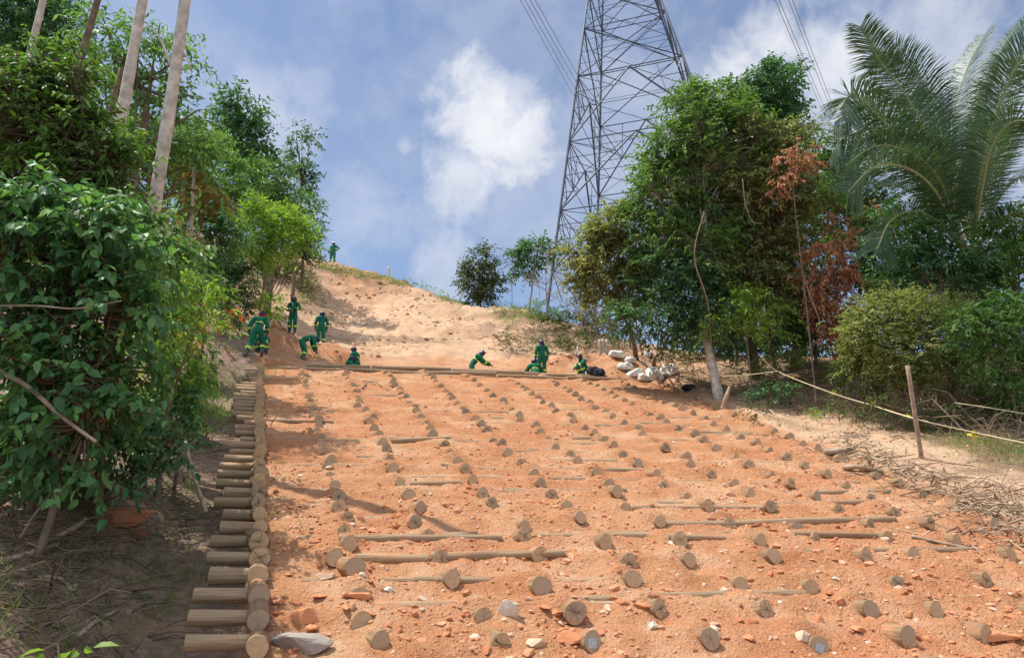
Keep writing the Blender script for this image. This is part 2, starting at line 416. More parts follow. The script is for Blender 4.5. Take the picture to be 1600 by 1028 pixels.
# right flank
for px, py, dz in ((1130, 640, .15), (1250, 655, .25), (1350, 690, .25), (1440, 715, .3), (1550, 745, .35), (1600, 780, .3), (1700, 860, .15), (1400, 770, .10), (1500, 803, .10), (1600, 850, .08), (1750, 940, .08), (1850, 1000, .1), (1950, 1028, .1)): cplane(px, py, dz, 1.0)
for a in ((1060, 590, 30), (1150, 600, 28), (1300, 610, 25.5), (1450, 625, 23), (1600, 645, 20.5), (1600, 700, 18)): cp(*a)
C3 = np.array(ctrl)
def tps_k(r2): return .5*r2*np.log(r2+1e-9)
def tps_fit(C, lam=.02):
    n = len(C); d2 = ((C[:, None, :2]-C[None, :, :2])**2).sum(-1)
    K = tps_k(d2)+lam*np.eye(n)*50
    Pm = np.c_[np.ones(n), C[:, :2]]
    A = np.block([[K, Pm], [Pm.T, np.zeros((3, 3))]])
    return np.linalg.solve(A, np.r_[C[:, 2], 0, 0, 0])
TW = tps_fit(C3)
def base_h(x, y):
    x = np.asarray(x, float); y = np.asarray(y, float)
    sh = x.shape; x = x.ravel(); y = y.ravel()
    z = TW[-3]+TW[-2]*x+TW[-1]*y
    for i, c in enumerate(C3): z = z+TW[i]*tps_k((x-c[0])**2+(y-c[1])**2)
    far = sstep(np.hypot(x, y), 75, 135)
    z = z*(1-far)+far*(-4.0)
    return z.reshape(sh)
def masks(x, y):
    s, t = st(x, y)
    wob = fbm(x, y, .6, 3, 5)*.5
    crib = sstep(s, -.12, .02)*sstep(s_right(t)+.55+wob*.5-s, -.15, .45)*sstep(1.012-t, -.012, .01)*sstep(t, -.6, -.3)
    return s, t, crib, wob
def ground(x, y, detail=True):
    x = np.asarray(x, float); y = np.asarray(y, float)
    z = base_h(x, y)
    s, t, crib, wob = masks(x, y)
    zp = zplane(x, y)
    z = z*(1-crib)+zp*crib
    # the ground falls away in a step under the stacked log ends on the left flank
    lf = sstep(-s, -.02, .08)*sstep(s, -2.6, -.9)*sstep(t, -.5, -.1)*sstep(1.0-t, -.02, .12)
    z = z*(1-lf)+(zp-.52)*lf
    if detail:
        z = z+fbm(x, y, 1.3, 4, 11)*(.07-.03*crib)+fbm(x, y, 6.0, 4, 21, .6)*(.03+.012*crib)
        # shallow terraces between the rows of logs
        ph = t*ROWS
        z = z+crib*(.022*np.cos(2*np.pi*(ph+.25))+.02*fbm(x, y, 2.5, 3, 31))
        bank = sstep(t, 1.12, 1.3)*sstep(60-np.hypot(x, y), -6, 6)*sstep(s, -4, 0)*sstep(s_right(t)+6-s, -2, 3)
        ero = fbm(x*1.0+y*.35, y*.45, .55, 5, 41, .6)
        rid = np.abs(fbm(x, y, .42, 5, 47, .6))
        z = z+bank*(ero*.30-rid*.30+.05+fbm(x, y, 2.2, 4, 51)*.10)
        # ledges where the cut breaks away, and the trench the crew stands in
        led = base_h(x, y)*1.1+fbm(x, y, .5, 4, 58)*1.6
        z = z+bank*.30*(sstep(led-np.floor(led), .35, .75)-(led-np.floor(led)))
        z = z-.45*sstep(t, 1.012, 1.03)*(1-sstep(t, 1.10, 1.14))*(sstep(s/np.maximum(s_right(t), 1), .32, .36)+sstep(s/np.maximum(s_right(t), 1), .19, .205)*(1-sstep(s/np.maximum(s_right(t), 1), .235, .25)))*(1-sstep(s/np.maximum(s_right(t), 1), .86, .95))
    return z
def g1(x, y): return float(ground(np.array([x]), np.array([y]))[0])
def hit(px, py, lo=4.0, hi=75.0):
    """first point of the ground along the line of sight"""
    d = np.geomspace(lo, hi, 900)
    q = d[:, None]*P(px, py, 1)[None]
    below = q[:, 2] < ground(q[:, 0], q[:, 1])
    i = int(np.argmax(below)) if below.any() else len(d)-1
    p = q[i].copy(); p[2] = g1(p[0], p[1])
    return p

az = np.linspace(R(-100), R(100), 760)
rr = np.concatenate([[.02, .5, 1.0], np.geomspace(1.6, 74, 780), np.geomspace(77, 900, 24)])
AZ, RR = np.meshgrid(az, rr)
X, Y = RR*np.sin(AZ), RR*np.cos(AZ)
Z = ground(X, Y)
# where each log end comes out of the slope (columns fan out, rows are a little uneven)
hr = np.random.default_rng(3)
slots = []
OUT = np.array([.34, -.94])
for c in range(COLS):
    nrow = ROWS if c > 1 else WROWS
    for k in range(-2, nrow+1):
        t = (k+.5)/nrow+hr.normal()*.0035*(c > 0)
        sr = s_right(t)
        s = sr*c/(COLS-1)+(hr.normal()*.05 if c else hr.normal()*.02+.05)
        if c > 1 and t > .42 and hr.random() < .06: continue
        if c and t < .2: s += hr.normal()*.12; t += hr.normal()*.006
        if t > .985: continue
        x, y = BL[:2]+u2*s+w2*t
        slots.append((c, t, x, y, hr.uniform(.55, 1.15)))
# heaps of dug soil on the bench above the top logs
HEAPS = [(430, 538, 32.6, .95, 1.15), (518, 556, 32.6, 1.0, .75), (770, 575, 31.2, .45, .38), (885, 578, 33.0, 1.1, .6), (943, 570, 33.4, 1.2, .55), (960, 575, 32.0, .8, .5)]
HM = np.zeros_like(Z)
for px_, py_, d_, r_, h_ in HEAPS:
    q_ = P(px_, py_, d_); e_ = np.exp(-(((X-q_[0])**2+(Y-q_[1])**2)/r_**2))
    k_ = e_**.7*(.9+.45*fbm(X, Y, 2.2, 5, 15, .6))*(e_ > .01); Z += h_*k_; HM = np.maximum(HM, k_)
# soil heaped behind and over each log end, scooped out below it
for c, t, x, y, am in slots:
    if c == 0: continue
    r0 = math.hypot(x, y); a0 = math.atan2(x, y)
    i0, i1 = np.searchsorted(rr, (r0-1.1, r0+1.1)); j0, j1 = np.searchsorted(az, (a0-1.1/r0, a0+1.1/r0))
    dx, dy = X[i0:i1, j0:j1]-x, Y[i0:i1, j0:j1]-y
    al = dx*OUT[0]+dy*OUT[1]; la = dx*OUT[1]-dy*OUT[0]
    nz = fbm(X[i0:i1, j0:j1], Y[i0:i1, j0:j1], 7.0, 2, 13)*.35
    heap = sstep(al, -.85, -.30)*sstep(-al, .10, .24)*np.exp(-(la/.24)**2)
    scoop = sstep(al, -.10, .04)*sstep(-al, -.50, -.10)*np.exp(-(la/.22)**2)
    Z[i0:i1, j0:j1] += am*(.115*heap*(1+nz)-.07*scoop*(1+nz))
V = np.stack([X, Y, Z], -1).reshape(-1, 3)
na, nr = len(az), len(rr)
i, j = np.meshgrid(np.arange(nr-1), np.arange(na-1), indexing='ij')
F = np.stack([i*na+j, i*na+j+1, (i+1)*na+j+1, (i+1)*na+j], -1).reshape(-1, 4)[:, ::-1]
def mat_ground():
    m, n, b = new_mat('soil')
    tc = n.nodes.new('ShaderNodeTexCoord'); O = tc.outputs['Object']
    def at(nm):
        a = n.nodes.new('ShaderNodeAttribute'); a.attribute_name = nm; return a.outputs['Fac']
    n1 = noise(n, O, .9, 6, .62, .3); n2 = noise(n, O, 5.0, 6, .65); n3 = noise(n, O, 26.0, 5, .65); n4 = noise(n, O, .35, 4, .55)
    red = ramp(n, n1, [(.28, (.40, .165, .073)), (.5, (.54, .262, .13)), (.72, (.65, .415, .25))])
    red = mixc(n, mth(n, 'MULTIPLY', smooth(n, n2, .5, .72), .5), red, (.61, .385, .235))
    red = mixc(n, mth(n, 'MULTIPLY', smooth(n, n4, .48, .62), .35), red, (.50, .19, .092))
    sand = ramp(n, n1, [(.25, (.48, .27, .155)), (.5, (.64, .43, .275)), (.75, (.70, .52, .355))])
    sand = mixc(n, mth(n, 'MULTIPLY', smooth(n, n2, .5, .68), .55), sand, (.50, .285, .165))
    sand = mixc(n, mth(n, 'MULTIPLY', smooth(n, n4, .55, .72), .5), sand, (.40, .19, .11))
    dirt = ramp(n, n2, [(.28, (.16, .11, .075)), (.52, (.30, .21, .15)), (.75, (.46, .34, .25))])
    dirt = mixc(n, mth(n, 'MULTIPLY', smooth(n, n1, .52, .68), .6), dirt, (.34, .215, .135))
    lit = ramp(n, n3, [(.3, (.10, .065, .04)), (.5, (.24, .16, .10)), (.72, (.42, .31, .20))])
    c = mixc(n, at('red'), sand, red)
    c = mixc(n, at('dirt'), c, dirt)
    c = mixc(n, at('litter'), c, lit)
    c = mixc(n, mth(n, 'MULTIPLY', smooth(n, n3, .54, .70), .30), c, (.70, .50, .34))
    c = mixc(n, mth(n, 'MULTIPLY', smooth(n, n3, .46, .34), .35), c, mixc(n, .5, c, (.22, .09, .045)))
    n.links.new(c, b.inputs['Base Color'])
    b.inputs['Roughness'].default_value = .97; b.inputs['Specular IOR Level'].default_value = .08
    h = mth(n, 'ADD', mth(n, 'MULTIPLY', n2, .6), mth(n, 'MULTIPLY', n3, .35))
    vo = N(n, 'ShaderNodeTexVoronoi', Scale=14.0, Randomness=1.0); n.links.new(O, vo.inputs['Vector'])
    vo2 = N(n, 'ShaderNodeTexVoronoi', Scale=38.0, Randomness=1.0); n.links.new(O, vo2.inputs['Vector'])
    h = mth(n, 'ADD', h, mth(n, 'MULTIPLY', noise(n, O, 80.0, 4, .7), .2))
    h = mth(n, 'SUBTRACT', h, mth(n, 'ADD', mth(n, 'MULTIPLY', smooth(n, vo.outputs['Distance'], .0, .55), .22), mth(n, 'MULTIPLY', smooth(n, vo2.outputs['Distance'], 0.0, .6), .16)))
    bump(n, b, h, 1.0, .10)
    return m
M['ground'] = mat_ground()
me = mesh_np('ground', V, [F], [M['ground']])
s_, t_, crib_, wob_ = masks(X, Y)
nn = fbm(X, Y, .5, 4, 61)
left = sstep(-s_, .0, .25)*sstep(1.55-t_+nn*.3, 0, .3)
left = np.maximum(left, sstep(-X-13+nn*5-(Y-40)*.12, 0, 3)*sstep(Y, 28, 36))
rgt = sstep(s_-s_right(t_), .4, 1.2)
redm = np.clip(crib_+sstep(1.25-t_+nn*.12, 0, .1)*sstep(t_, .95, 1.0)*.75*(1-sstep(s_-s_right(t_), -1.5, .5)*.6)*(1-left), 0, 1)
# the scarp under the ridge is redder soil, its shade put into the colour
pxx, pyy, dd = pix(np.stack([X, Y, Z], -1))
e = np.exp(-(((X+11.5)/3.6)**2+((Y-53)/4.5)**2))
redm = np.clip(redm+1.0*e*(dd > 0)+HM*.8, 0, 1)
litter = np.clip(rgt*sstep(nn+sstep(s_-s_right(t_), 1.2, 4)*.55, .05, .45)*.9*sstep(1.7-t_, 0, .3)+ .65*sstep(fbm(X, Y, .25, 4, 71), .18, .5)*sstep(t_, 1.3, 1.5), 0, 1)
litter = np.clip(litter+.75*np.exp(-(((X+9)/7)**2+((Y-56)/3.0)**2))+.6*np.exp(-(((X+10)/4)**2+((Y-52)/3.0)**2))*(fbm(X, Y, .9, 4, 91) > -.05), 0, 1)  # dark litter on the ridge; on the scarp it also paints in shade
fr_ = s_/np.maximum(s_right(t_), 1)
litter = np.clip(litter+.8*sstep(fr_, .45, .8)*sstep(t_, 1.22, 1.4)*sstep(fbm(X, Y, .8, 4, 93), -.35, .25), 0, 1)
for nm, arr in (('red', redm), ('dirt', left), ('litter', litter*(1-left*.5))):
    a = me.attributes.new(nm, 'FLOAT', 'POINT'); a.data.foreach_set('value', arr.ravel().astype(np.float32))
go = bpy.data.objects.new('ground', me); COL.objects.link(go); tag(go, kind='structure')
def ground(x, y, detail=True):
    """height of the finished ground sheet"""
    x = np.asarray(x, float); y = np.asarray(y, float)
    r = np.clip(np.hypot(x, y), rr[1], rr[-2]); a = np.clip(np.arctan2(x, y), az[0], az[-2])
    i = np.clip(np.searchsorted(rr, r)-1, 0, nr-2); fa = (a-az[0])/(az[1]-az[0]); j = np.clip(fa.astype(int), 0, na-2); fa = fa-j
    fr = (r-rr[i])/(rr[i+1]-rr[i])
    return (Z[i, j]*(1-fa)+Z[i, j+1]*fa)*(1-fr)+(Z[i+1, j]*(1-fa)+Z[i+1, j+1]*fa)*fr
# ---------------------------------------------------------------- logs of the timber slope
ORD = ['', 'first', 'second', 'third', 'fourth', 'fifth', 'sixth', 'seventh', 'eighth', 'ninth', 'tenth', 'eleventh', 'twelfth', 'thirteenth', 'fourteenth', 'fifteenth', 'sixteenth',
       'seventeenth', 'eighteenth', 'nineteenth', 'twentieth', 'twenty-first', 'twenty-second', 'twenty-third', 'twenty-fourth', 'twenty-fifth', 'twenty-sixth', 'twenty-seventh', 'twenty-eighth', 'twenty-ninth', 'thirtieth', 'thirty-first', 'thirty-second', 'thirty-third', 'thirty-fourth', 'thirty-fifth', 'thirty-sixth', 'thirty-seventh', 'thirty-eighth', 'thirty-ninth', 'fortieth', 'forty-first', 'forty-second']
def log_meshes(k):
    """a short round log along local +Y with an open sawn end at y = 0, and the disc that closes it"""
    g = np.random.default_rng(100+k)
    n = 22; r0 = .128
    th = np.arange(n)*2*np.pi/n
    prof = r0*(1+.045*np.sin(2*th+g.uniform(0, 6))+.03*np.sin(3*th+g.uniform(0, 6))+.012*g.normal(size=n))
    ys = [0.0, .012, .12, .35, .65, .95]; sc = [.955, 1.0, 1.0, .99, .97, .95]
    cut = g.uniform(-.10, .10)            # the saw cut is not quite square
    V = []
    for y, s in zip(ys, sc):
        V.append(np.stack([prof*s*np.cos(th), y+(cut*prof*np.cos(th+g.uniform(0, .1)) if y < .05 else 0*th), prof*s*np.sin(th)], -1))
    V = np.concatenate(V)
    j = np.arange(n); jj = (j+1) % n
    F = np.concatenate([np.stack([i*n+j, i*n+jj, (i+1)*n+jj, (i+1)*n+j], -1) for i in range(len(ys)-1)])
    body = mesh_np('log_end', V, [F], [M['log']])
    rings = [0.0, .35, .7, .985]
    D = [np.array([[0, -.004, 0]])]
    for q in rings[1:]:
        D.append(np.stack([prof*.955*q*np.cos(th), cut*prof*.955*q*np.cos(th)-.004*(1-q)-.001, prof*.955*q*np.sin(th)], -1))
    D = np.concatenate(D)
    F3 = np.stack([np.zeros(n, int), 1+jj, 1+j], -1)[:, ::-1]
    F4 = np.concatenate([np.stack([1+i*n+j, 1+i*n+jj, 1+(i+1)*n+jj, 1+(i+1)*n+j], -1) for i in range(2)])[:, ::-1]
    disc = mesh_np('sawn_face', D, [F3, F4], [M['sawn']])
    return body, disc
LOGS = [log_meshes(k) for k in range(8)]
def plate_mesh():
    g = Geo()
    def box(cx, cy, cz, sx, sy, sz):
        v = np.array([(a, b, c) for a in (-1, 1) for b in (-1, 1) for c in (-1, 1)], float)*(sx/2, sy/2, sz/2)+(cx, cy, cz)
        g.add(v, [np.array([(0, 1, 3, 2), (4, 6, 7, 5), (0, 4, 5, 1), (2, 3, 7, 6), (0, 2, 6, 4), (1, 5, 7, 3)])])
    for i in range(5):
        box((i-2)*.022, -.009, 0, .012, .004, .10)
        box(0, -.0065, (i-2)*.022, .10, .003, .012)
    return g.mesh('nail_plate', M['plate'], False)
PLATE = plate_mesh()
heads = []
_sl = slots; slots = []
for c, t, x, y, am in _sl:
    z = zplane(x, y); px, py, d = pix(np.array([x, y, z+.05])); slots.append((c, t, x, y, z, px, py, d))
vis = [a for a in slots if -30 < a[5] < 1625 and a[6] < 1045]
for c in range(COLS):
    col = sorted([a for a in vis if a[0] == c], key=lambda a: -a[1])
    for i, (c_, t, x, y, z, px, py, d) in enumerate(col):
        body, disc = LOGS[hr.integers(len(LOGS))]
        o = bpy.data.objects.new('log_end', body); COL.objects.link(o)
        f = bpy.data.objects.new('sawn_face', disc); COL.objects.link(f); f.parent = o
        k = hr.uniform(.80, 1.08) if c else hr.uniform(.86, 1.08)
        if c and py < 860: k *= .90
        o.scale = (k, k, k)
        lift = hr.uniform(.0, .075) if c else .085
        if c and hr.random() < .12: lift -= .05
        outv = OUT
        fwd = hr.uniform(-.02, .08) if c else hr.uniform(.12, .20)
        o.location = (x+outv[0]*fwd, y+outv[1]*fwd, z+lift)
        roll = hr.uniform(0, 6.28)
        o.rotation_euler = (R(hr.uniform(-13, 1)) if c else R(3+hr.normal()*2), 0, R(19.9)+hr.normal()*.10*(1 if c else .4))
        f.rotation_euler = (0, 0, 0)
        if c == 0:
            lab = 'log end heading the stacked side wall of the slope, %s from its top' % ORD[i+1]
        else:
            lab = 'log end %s from the top in the %s column right of the side wall' % (ORD[i+1], ORD[c])
        tag(o, lab, 'log end', 'log ends set in the red soil slope')
        if c and d < 9.2 and hr.random() < .2:
            p = bpy.data.objects.new('nail_plate', PLATE); COL.objects.link(p); p.parent = o
            p.location = (hr.uniform(-.02, .02), 0, hr.uniform(-.02, .02)); p.rotation_euler = (0, hr.uniform(0, 1), 0)
        heads.append(o)
# horizontal logs of the side wall: their ends stick out over the hollow
def rail_mesh(name, L, r, seed, mat, sides=14, bend=.01):
    g = np.random.default_rng(seed)
    bend = bend+.012*(L > 1); n = max(5, int(L/.25)); xs = np.linspace(0, L, n)
    pts = np.stack([xs, bend*np.sin(xs*1.1+g.uniform(0, 6)), bend*np.cos(xs*.9+g.uniform(0, 6))], -1)
    rad = r*(1+.05*np.sin(xs*2.3+g.uniform(0, 6))+g.normal(size=n)*.015)*np.linspace(1.04, .94, n)
    V, F = tube(pts, rad, sides, cap=False)
    me = mesh_np(name, V, F, [M[mat]])
    j = np.arange(sides); jj = (j+1) % sides
    e0 = mesh_np('sawn_end', np.concatenate([V[:sides], [pts[0]+(-.004, 0, 0)]]), [np.stack([np.full(sides, sides), j, jj], -1)], [M['sawn_plain']], None, False)
    e1 = mesh_np('sawn_end', np.concatenate([V[-sides:], [pts[-1]+(.004, 0, 0)]]), [np.stack([np.full(sides, sides), jj, j], -1)], [M['sawn_plain']], None, False)
    return me, (e0, e1)
M['sawn_plain'] = mat_plain('sawn_end_wood', (.40, .28, .17), .9, 0, .3, 14, .1)
def rail(a, b, r, seed, mat, label, cat='log', group=None, name='rail_log', sides=14):
    a, b = np.asarray(a, float), np.asarray(b, float)
    L = np.linalg.norm(b-a)
    me, en = rail_mesh(name, L, r, seed, mat, sides)
    o = bpy.data.objects.new(name, me); COL.objects.link(o)
    for m_ in en:
        e = bpy.data.objects.new('sawn_end', m_); COL.objects.link(e); e.parent = o
    o.location = tuple(a)
    o.rotation_euler = Vector(b-a).to_track_quat('X', 'Z').to_euler()
    return tag(o, label, cat, group)
wall = []
for k in range(-2, WROWS):
    t = (k+1.0)/WROWS
    q = BL[:2]+w2*t
    if t < .80: out_ = .58+hr.uniform(-.10, .10)-.12*(.14 < t < .20)
    else: out_ = .25+hr.uniform(-.08, .2)
    if .42 < t < .55: out_ = .38+hr.uniform(-.1, .2)
    z = zplane(*q)-.015
    a = np.r_[q-u2*out_+hr.normal(size=2)*.01, z]; b = np.r_[q+u2*.10, z-.01]
    px, py, d = pix(a)
    if py > 1050: continue
    wall.append((t, a, b))
wall.sort(key=lambda w: -w[0])
for i, (t, a, b) in enumerate(wall):
    rail(a, b, hr.uniform(.078, .102), 300+i, 'wall_rail', 'horizontal log stub of the stepped side wall, %s from its top' % ORD[i+1], 'log', 'log stubs stacked down the left side of the slope', 'wall_log')
# logs lying across the slope, half buried
rails = [((530, 839), (783, 842), .075, 'long grey log lying across the slope, above a shorter pale one in two pieces'),
         ((556, 871), (669, 872), .075, 'left piece of the broken pale log lying low on the slope'),
         ((673, 872), (882, 868), .075, 'right piece of the broken pale log, cracked through at its left end'),
         ((985, 797), (1192, 795), .075, 'pale log half buried in the middle right of the slope, upper of two'),
         ((1040, 819), (1398, 813), .085, 'longest pale log across the right half of the slope'),
         ((1042, 839), (1132, 841), .06, 'short log under the longest pale log on the right half of the slope'),
         ((690, 728), (772, 734), .06, 'short weathered log between two log columns in the middle of the slope'),
         ((1000, 661), (1112, 666), .06, 'thin log high on the right of the slope, upper of two'),
         ((1055, 676), (1100, 679), .06, 'thin short log high on the right of the slope, lower of two'),
         ((893, 686), (950, 684), .07, 'thin log showing beside a log end right of the slope centre'),
         ((610, 690), (702, 686), .07, 'dark rail log below the patch of tree shade on the slope'),
         ((1240, 836), (1370, 838), .06, 'thin buried log at the right side of the slope under a log end'),
         ((412, 657), (520, 661), .07, 'buried log edge beside the upper side wall'),
         ((408, 783), (460, 781), .07, 'dark short log tucked against the middle of the side wall'),
         ((640, 756), (720, 754), .06, 'buried log top in the middle of the slope left of centre')]
for i, (a, b, r, lab) in enumerate(rails):
    pa, pb = hit(*a), hit(*b)
    pa[2] -= r*.15; pb[2] -= r*.15
    rail(pa, pb, r*.85, 400+i, 'rail', lab, 'log', 'logs lying across the red slope')
for i in range(96):
    t = (i % ROWS+1)/ROWS+hr.normal()*.004; s = hr.uniform(.3, s_right(t)*.8) ; L = hr.uniform(1.5, 3.6)
    if t > .97: continue
    a = BL[:2]+u2*s+w2*t; b = a+u2*L+w2*hr.normal()*.002
    st_b = (s+L) < s_right(t)
    if not st_b: continue
    r = hr.uniform(.055, .075)
    pa = np.r_[a, zplane(*a)-r*.75]; pb = np.r_[b, zplane(*b)-r*.75+hr.normal()*.015]
    rail(pa, pb, r, 430+i, 'rail', 'mostly buried log showing only its top through the red soil', 'log', 'buried logs showing through the red slope')
# two courses of long logs along the top edge
for row in range(2):
    cuts = ([.10, .27, .47, .66, .90], [.045, .20, .40, .58, .76, 1.0])[row]
    for i in range(len(cuts)-1):
        t = 1.004-row*.026
        a = BL[:2]+u2*s_right(t)*cuts[i]+w2*t; b = BL[:2]+u2*(s_right(t)*cuts[i+1]-.05)+w2*(t+hr.normal()*.002)
        dz = .09-row*.06
        lab = 'long pale top edge log, %s from the left in the %s course' % (ORD[i+1], ('upper', 'lower')[row])
        rail(np.r_[a, zplane(*a)+dz], np.r_[b, zplane(*b)+dz+hr.normal()*.03], hr.uniform(.08, .10), 480+row*10+i, 'wall_rail', lab, 'log', 'long logs along the top of the slope', 'top_log')

# ---------------------------------------------------------------- stones
def stone_v(seed, sub=2, flat=.7, rough=.28):
    g = np.random.default_rng(seed); v, f = ico(sub)
    for _ in range(16):                      # facets: cut the ball with planes
        nrm = unit(g.normal(size=3)); d = g.uniform(.42, .78)
        k = v@nrm; over = np.maximum(k-d, 0); v = v-over[:, None]*nrm
    v = v*1.3*np.array([1.0, g.uniform(.6, .95), g.uniform(.45, flat)])
    return v*(1+g.normal(size=(len(v), 1))*.02), f
STONES = [stone_v(s, 2) for s in range(14)]
SMALL = [stone_v(s, 1) for s in range(30, 50)]
def scatter(name, label, n, sampler, sizes, mat, seed, stones=SMALL, sink=.25):
    g = np.random.default_rng(seed); G_ = Geo()
    P2 = sampler(g, n); z = ground(P2[:, 0], P2[:, 1])
    for i in range(len(P2)):
        v, f = stones[g.integers(len(stones))]
        s = sizes(g, P2[i]); a = g.uniform(0, 6.28)
        q = v*s*g.uniform(.7, 1.3, 3); c, sn = math.cos(a), math.sin(a)
        tl = g.normal()*.35
        q = q@np.array([[c, sn, 0], [-sn, c, 0], [0, 0, 1]])@np.array([[1, 0, 0], [0, math.cos(tl), math.sin(tl)], [0, -math.sin(tl), math.cos(tl)]])
        G_.add(q+np.array([P2[i, 0], P2[i, 1], z[i]+s*(.3-sink)]), f)
    o = G_.build(name, mat, None, False)
    return tag(o, label, 'rubble', None, 'stuff')
def samp_face(g, n):
    t = g.random(n)**1.7*1.12-.12; s = g.random(n)*s_right(t)*1.0+.05
    # clustered
    k = fbm(s*1.7+3, t*18, .8, 3, 81)
    keep = k+g.normal(size=n)*.22+.30*sstep(.30-t, 0, .25) > .10
    q = BL[:2]+np.outer(s, u2)+np.outer(t, w2)
    return q[keep]
scatter('rubble', 'small orange and buff stones and clods strewn over the red soil slope', 24000, samp_face, lambda g, p: (.009+.042*g.random()**3.0+(.06*g.random() if g.random() < .03 else 0))*(1.15 if p[1] < 14 else 1), M['rubble'], 21)
def samp_pale(g, n):
    t = g.random(n)**2.2*.75-.1; s = .1+g.random(n)*s_right(t)*.95
    return BL[:2]+np.outer(s, u2)+np.outer(t, w2)
scatter('pale_rubble', 'pale stone chips lying among the red clods low on the slope', 1300, samp_pale, lambda g, p: .010+.06*g.random()**3, M['buff_rock'], 22)
def samp_low(g, n):
    t = g.random(n)**1.5*.42-.10; s = .15+g.random(n)**1.3*s_right(t)*.9
    k = fbm(s*1.3+7, t*14, .8, 3, 85)
    q = BL[:2]+np.outer(s, u2)+np.outer(t, w2)
    return q[k+g.normal(size=n)*.15 > .05]
scatter('clods', 'broken clods and buff stones heaped between the lowest log ends', 1500, samp_low, lambda g, p: .022+.06*g.random()**2.6, mat_rock('mixed_clod', (.42, .16, .075), (.53, .27, .155), (.66, .52, .40)), 25, STONES)
def samp_bank(g, n):
    t = g.uniform(1.12, 2.4, n); s = g.uniform(-.05, 1.0, n)*s_right(t)*1.25
    q = BL[:2]+np.outer(s, u2)+np.outer(t, w2)
    return q[(np.hypot(q[:, 0], q[:, 1]) < 58) & (fbm(q[:, 0], q[:, 1], .3, 3, 83) > -.05)]
scatter('bank_rubble', 'sandy clods and stones lying on the cut bank above the timber slope', 5200, samp_bank, lambda g, p: .03+.20*g.random()**4, mat_rock('sandy_clod', (.44, .25, .15), (.58, .38, .24), (.66, .47, .32)), 23)
def samp_right(g, n):
    t = g.uniform(-.05, 1.1, n); s = s_right(t)+.3+np.abs(g.normal(size=n))*1.6
    return BL[:2]+np.outer(s, u2)+np.outer(t, w2)
scatter('path_rubble', 'buff clods along the sandy edge beside the timber slope', 2200, samp_right, lambda g, p: .012+.07*g.random()**4, bpy.data.materials['sandy_clod'], 24)
def rock(px, py, size, mat, seed, label, cat='rock', group=None, name='rock', sq=(1, 1, 1), rz=0.0, up=.25, sub=3):
    p = hit(px, py); v, f = stone_v(seed, sub, .85)
    g = Geo(); g.add(v*size*np.array(sq)+np.array([0, 0, size*sq[2]*up]), f)
    o = g.build(name, mat, None, False); o.location = tuple(p); o.rotation_euler = (0, 0, rz)
    return tag(o, label, cat, group)
rock(792, 958, .14, M['pale_rock'], 60, 'cream and pink squarish rock standing among log ends low on the slope', sq=(1.1, .8, 1.0))
rock(893, 1002, .15, M['clod'], 61, 'flat topped tan rock at the foot of the slope below the centre', sq=(1.25, .8, .75), rz=.3)
rock(468, 1010, .24, M['grey_rock'], 62, 'grey weathered wood stump lump beside the bottom of the side wall', 'stump', name='stump', sq=(1.1, .8, .75))
rock(560, 935, .17, M['clod'], 63, 'bright orange soil slab below the second log column', sq=(1.3, .7, .55), rz=.5)
rock(607, 922, .07, M['pale_rock'], 64, 'small white quartz rock beside the orange soil slab', sq=(1.2, .8, .7))
rock(472, 970, .14, M['clod'], 65, 'large buff clod right of the side wall near its bottom', sq=(1.2, .9, .8))
rock(512, 905, .11, M['buff_rock'], 66, 'pale buff rock in rubble right of the lower side wall', sq=(1.2, .9, .8))
rock(660, 940, .07, M['buff_rock'], 67, 'grey white rock with sharp edges left of the cream squarish rock', sq=(1.2, .9, .8))
rock(1020, 982, .09, M['pale_rock'], 68, 'white streaked rock between two large log ends low on the slope', sq=(.8, .8, 1.0))
rock(1005, 950, .11, M['clod'], 69, 'orange wedge rock above the white streaked rock', sq=(1.2, .8, .6))
rock(1255, 998, .12, M['buff_rock'], 70, 'tan wedge shaped rock at the lower right beside a plated log end', sq=(1.1, .8, .8))
rock(1305, 905, .06, M['pale_rock'], 71, 'small white rock under a log end in the lower right', sq=(1.1, .8, .8))
rock(1545, 995, .22, M['clod'], 72, 'wide flat orange slab in the lower right corner', sq=(1.5, .8, .4))
rock(840, 1010, .12, M['buff_rock'], 73, 'buff rock leaning on a log end at the bottom centre', sq=(1, .8, .9))
for i, (px, py, s) in enumerate(((435, 945, .08), (500, 935, .09), (540, 955, .10), (625, 905, .06), (730, 930, .07), (850, 950, .08), (910, 935, .07), (960, 935, .06), (700, 985, .07), (575, 965, .09), (450, 900, .07), (490, 985, .09), (1170, 1000, .08), (1420, 965, .07), (1340, 985, .09), (1130, 905, .05), (640, 870, .05), (760, 905, .05))):
    rock(px, py, s, M['clod'], 90+i, 'loose angular orange clod lying on the lower red slope', group='loose orange clods on the lower slope', name='clod', sq=(1.15, .85, .7), rz=i, sub=2)
# slab boulder left of the wall
rock(182, 822, .42, mat_rock('red_boulder', (.33, .13, .065), (.42, .19, .10), (.5, .27, .16)), 110, 'big reddish brown slab boulder on shaded dirt left of the side wall', 'boulder', name='boulder', sq=(1.18, .5, .62), rz=.1, up=.4)
rock(212, 838, .2, bpy.data.materials['red_boulder'], 111, 'smaller red brown rock propped under the right end of the slab boulder', 'boulder', name='boulder', sq=(1.1, .6, .5), rz=-.5)
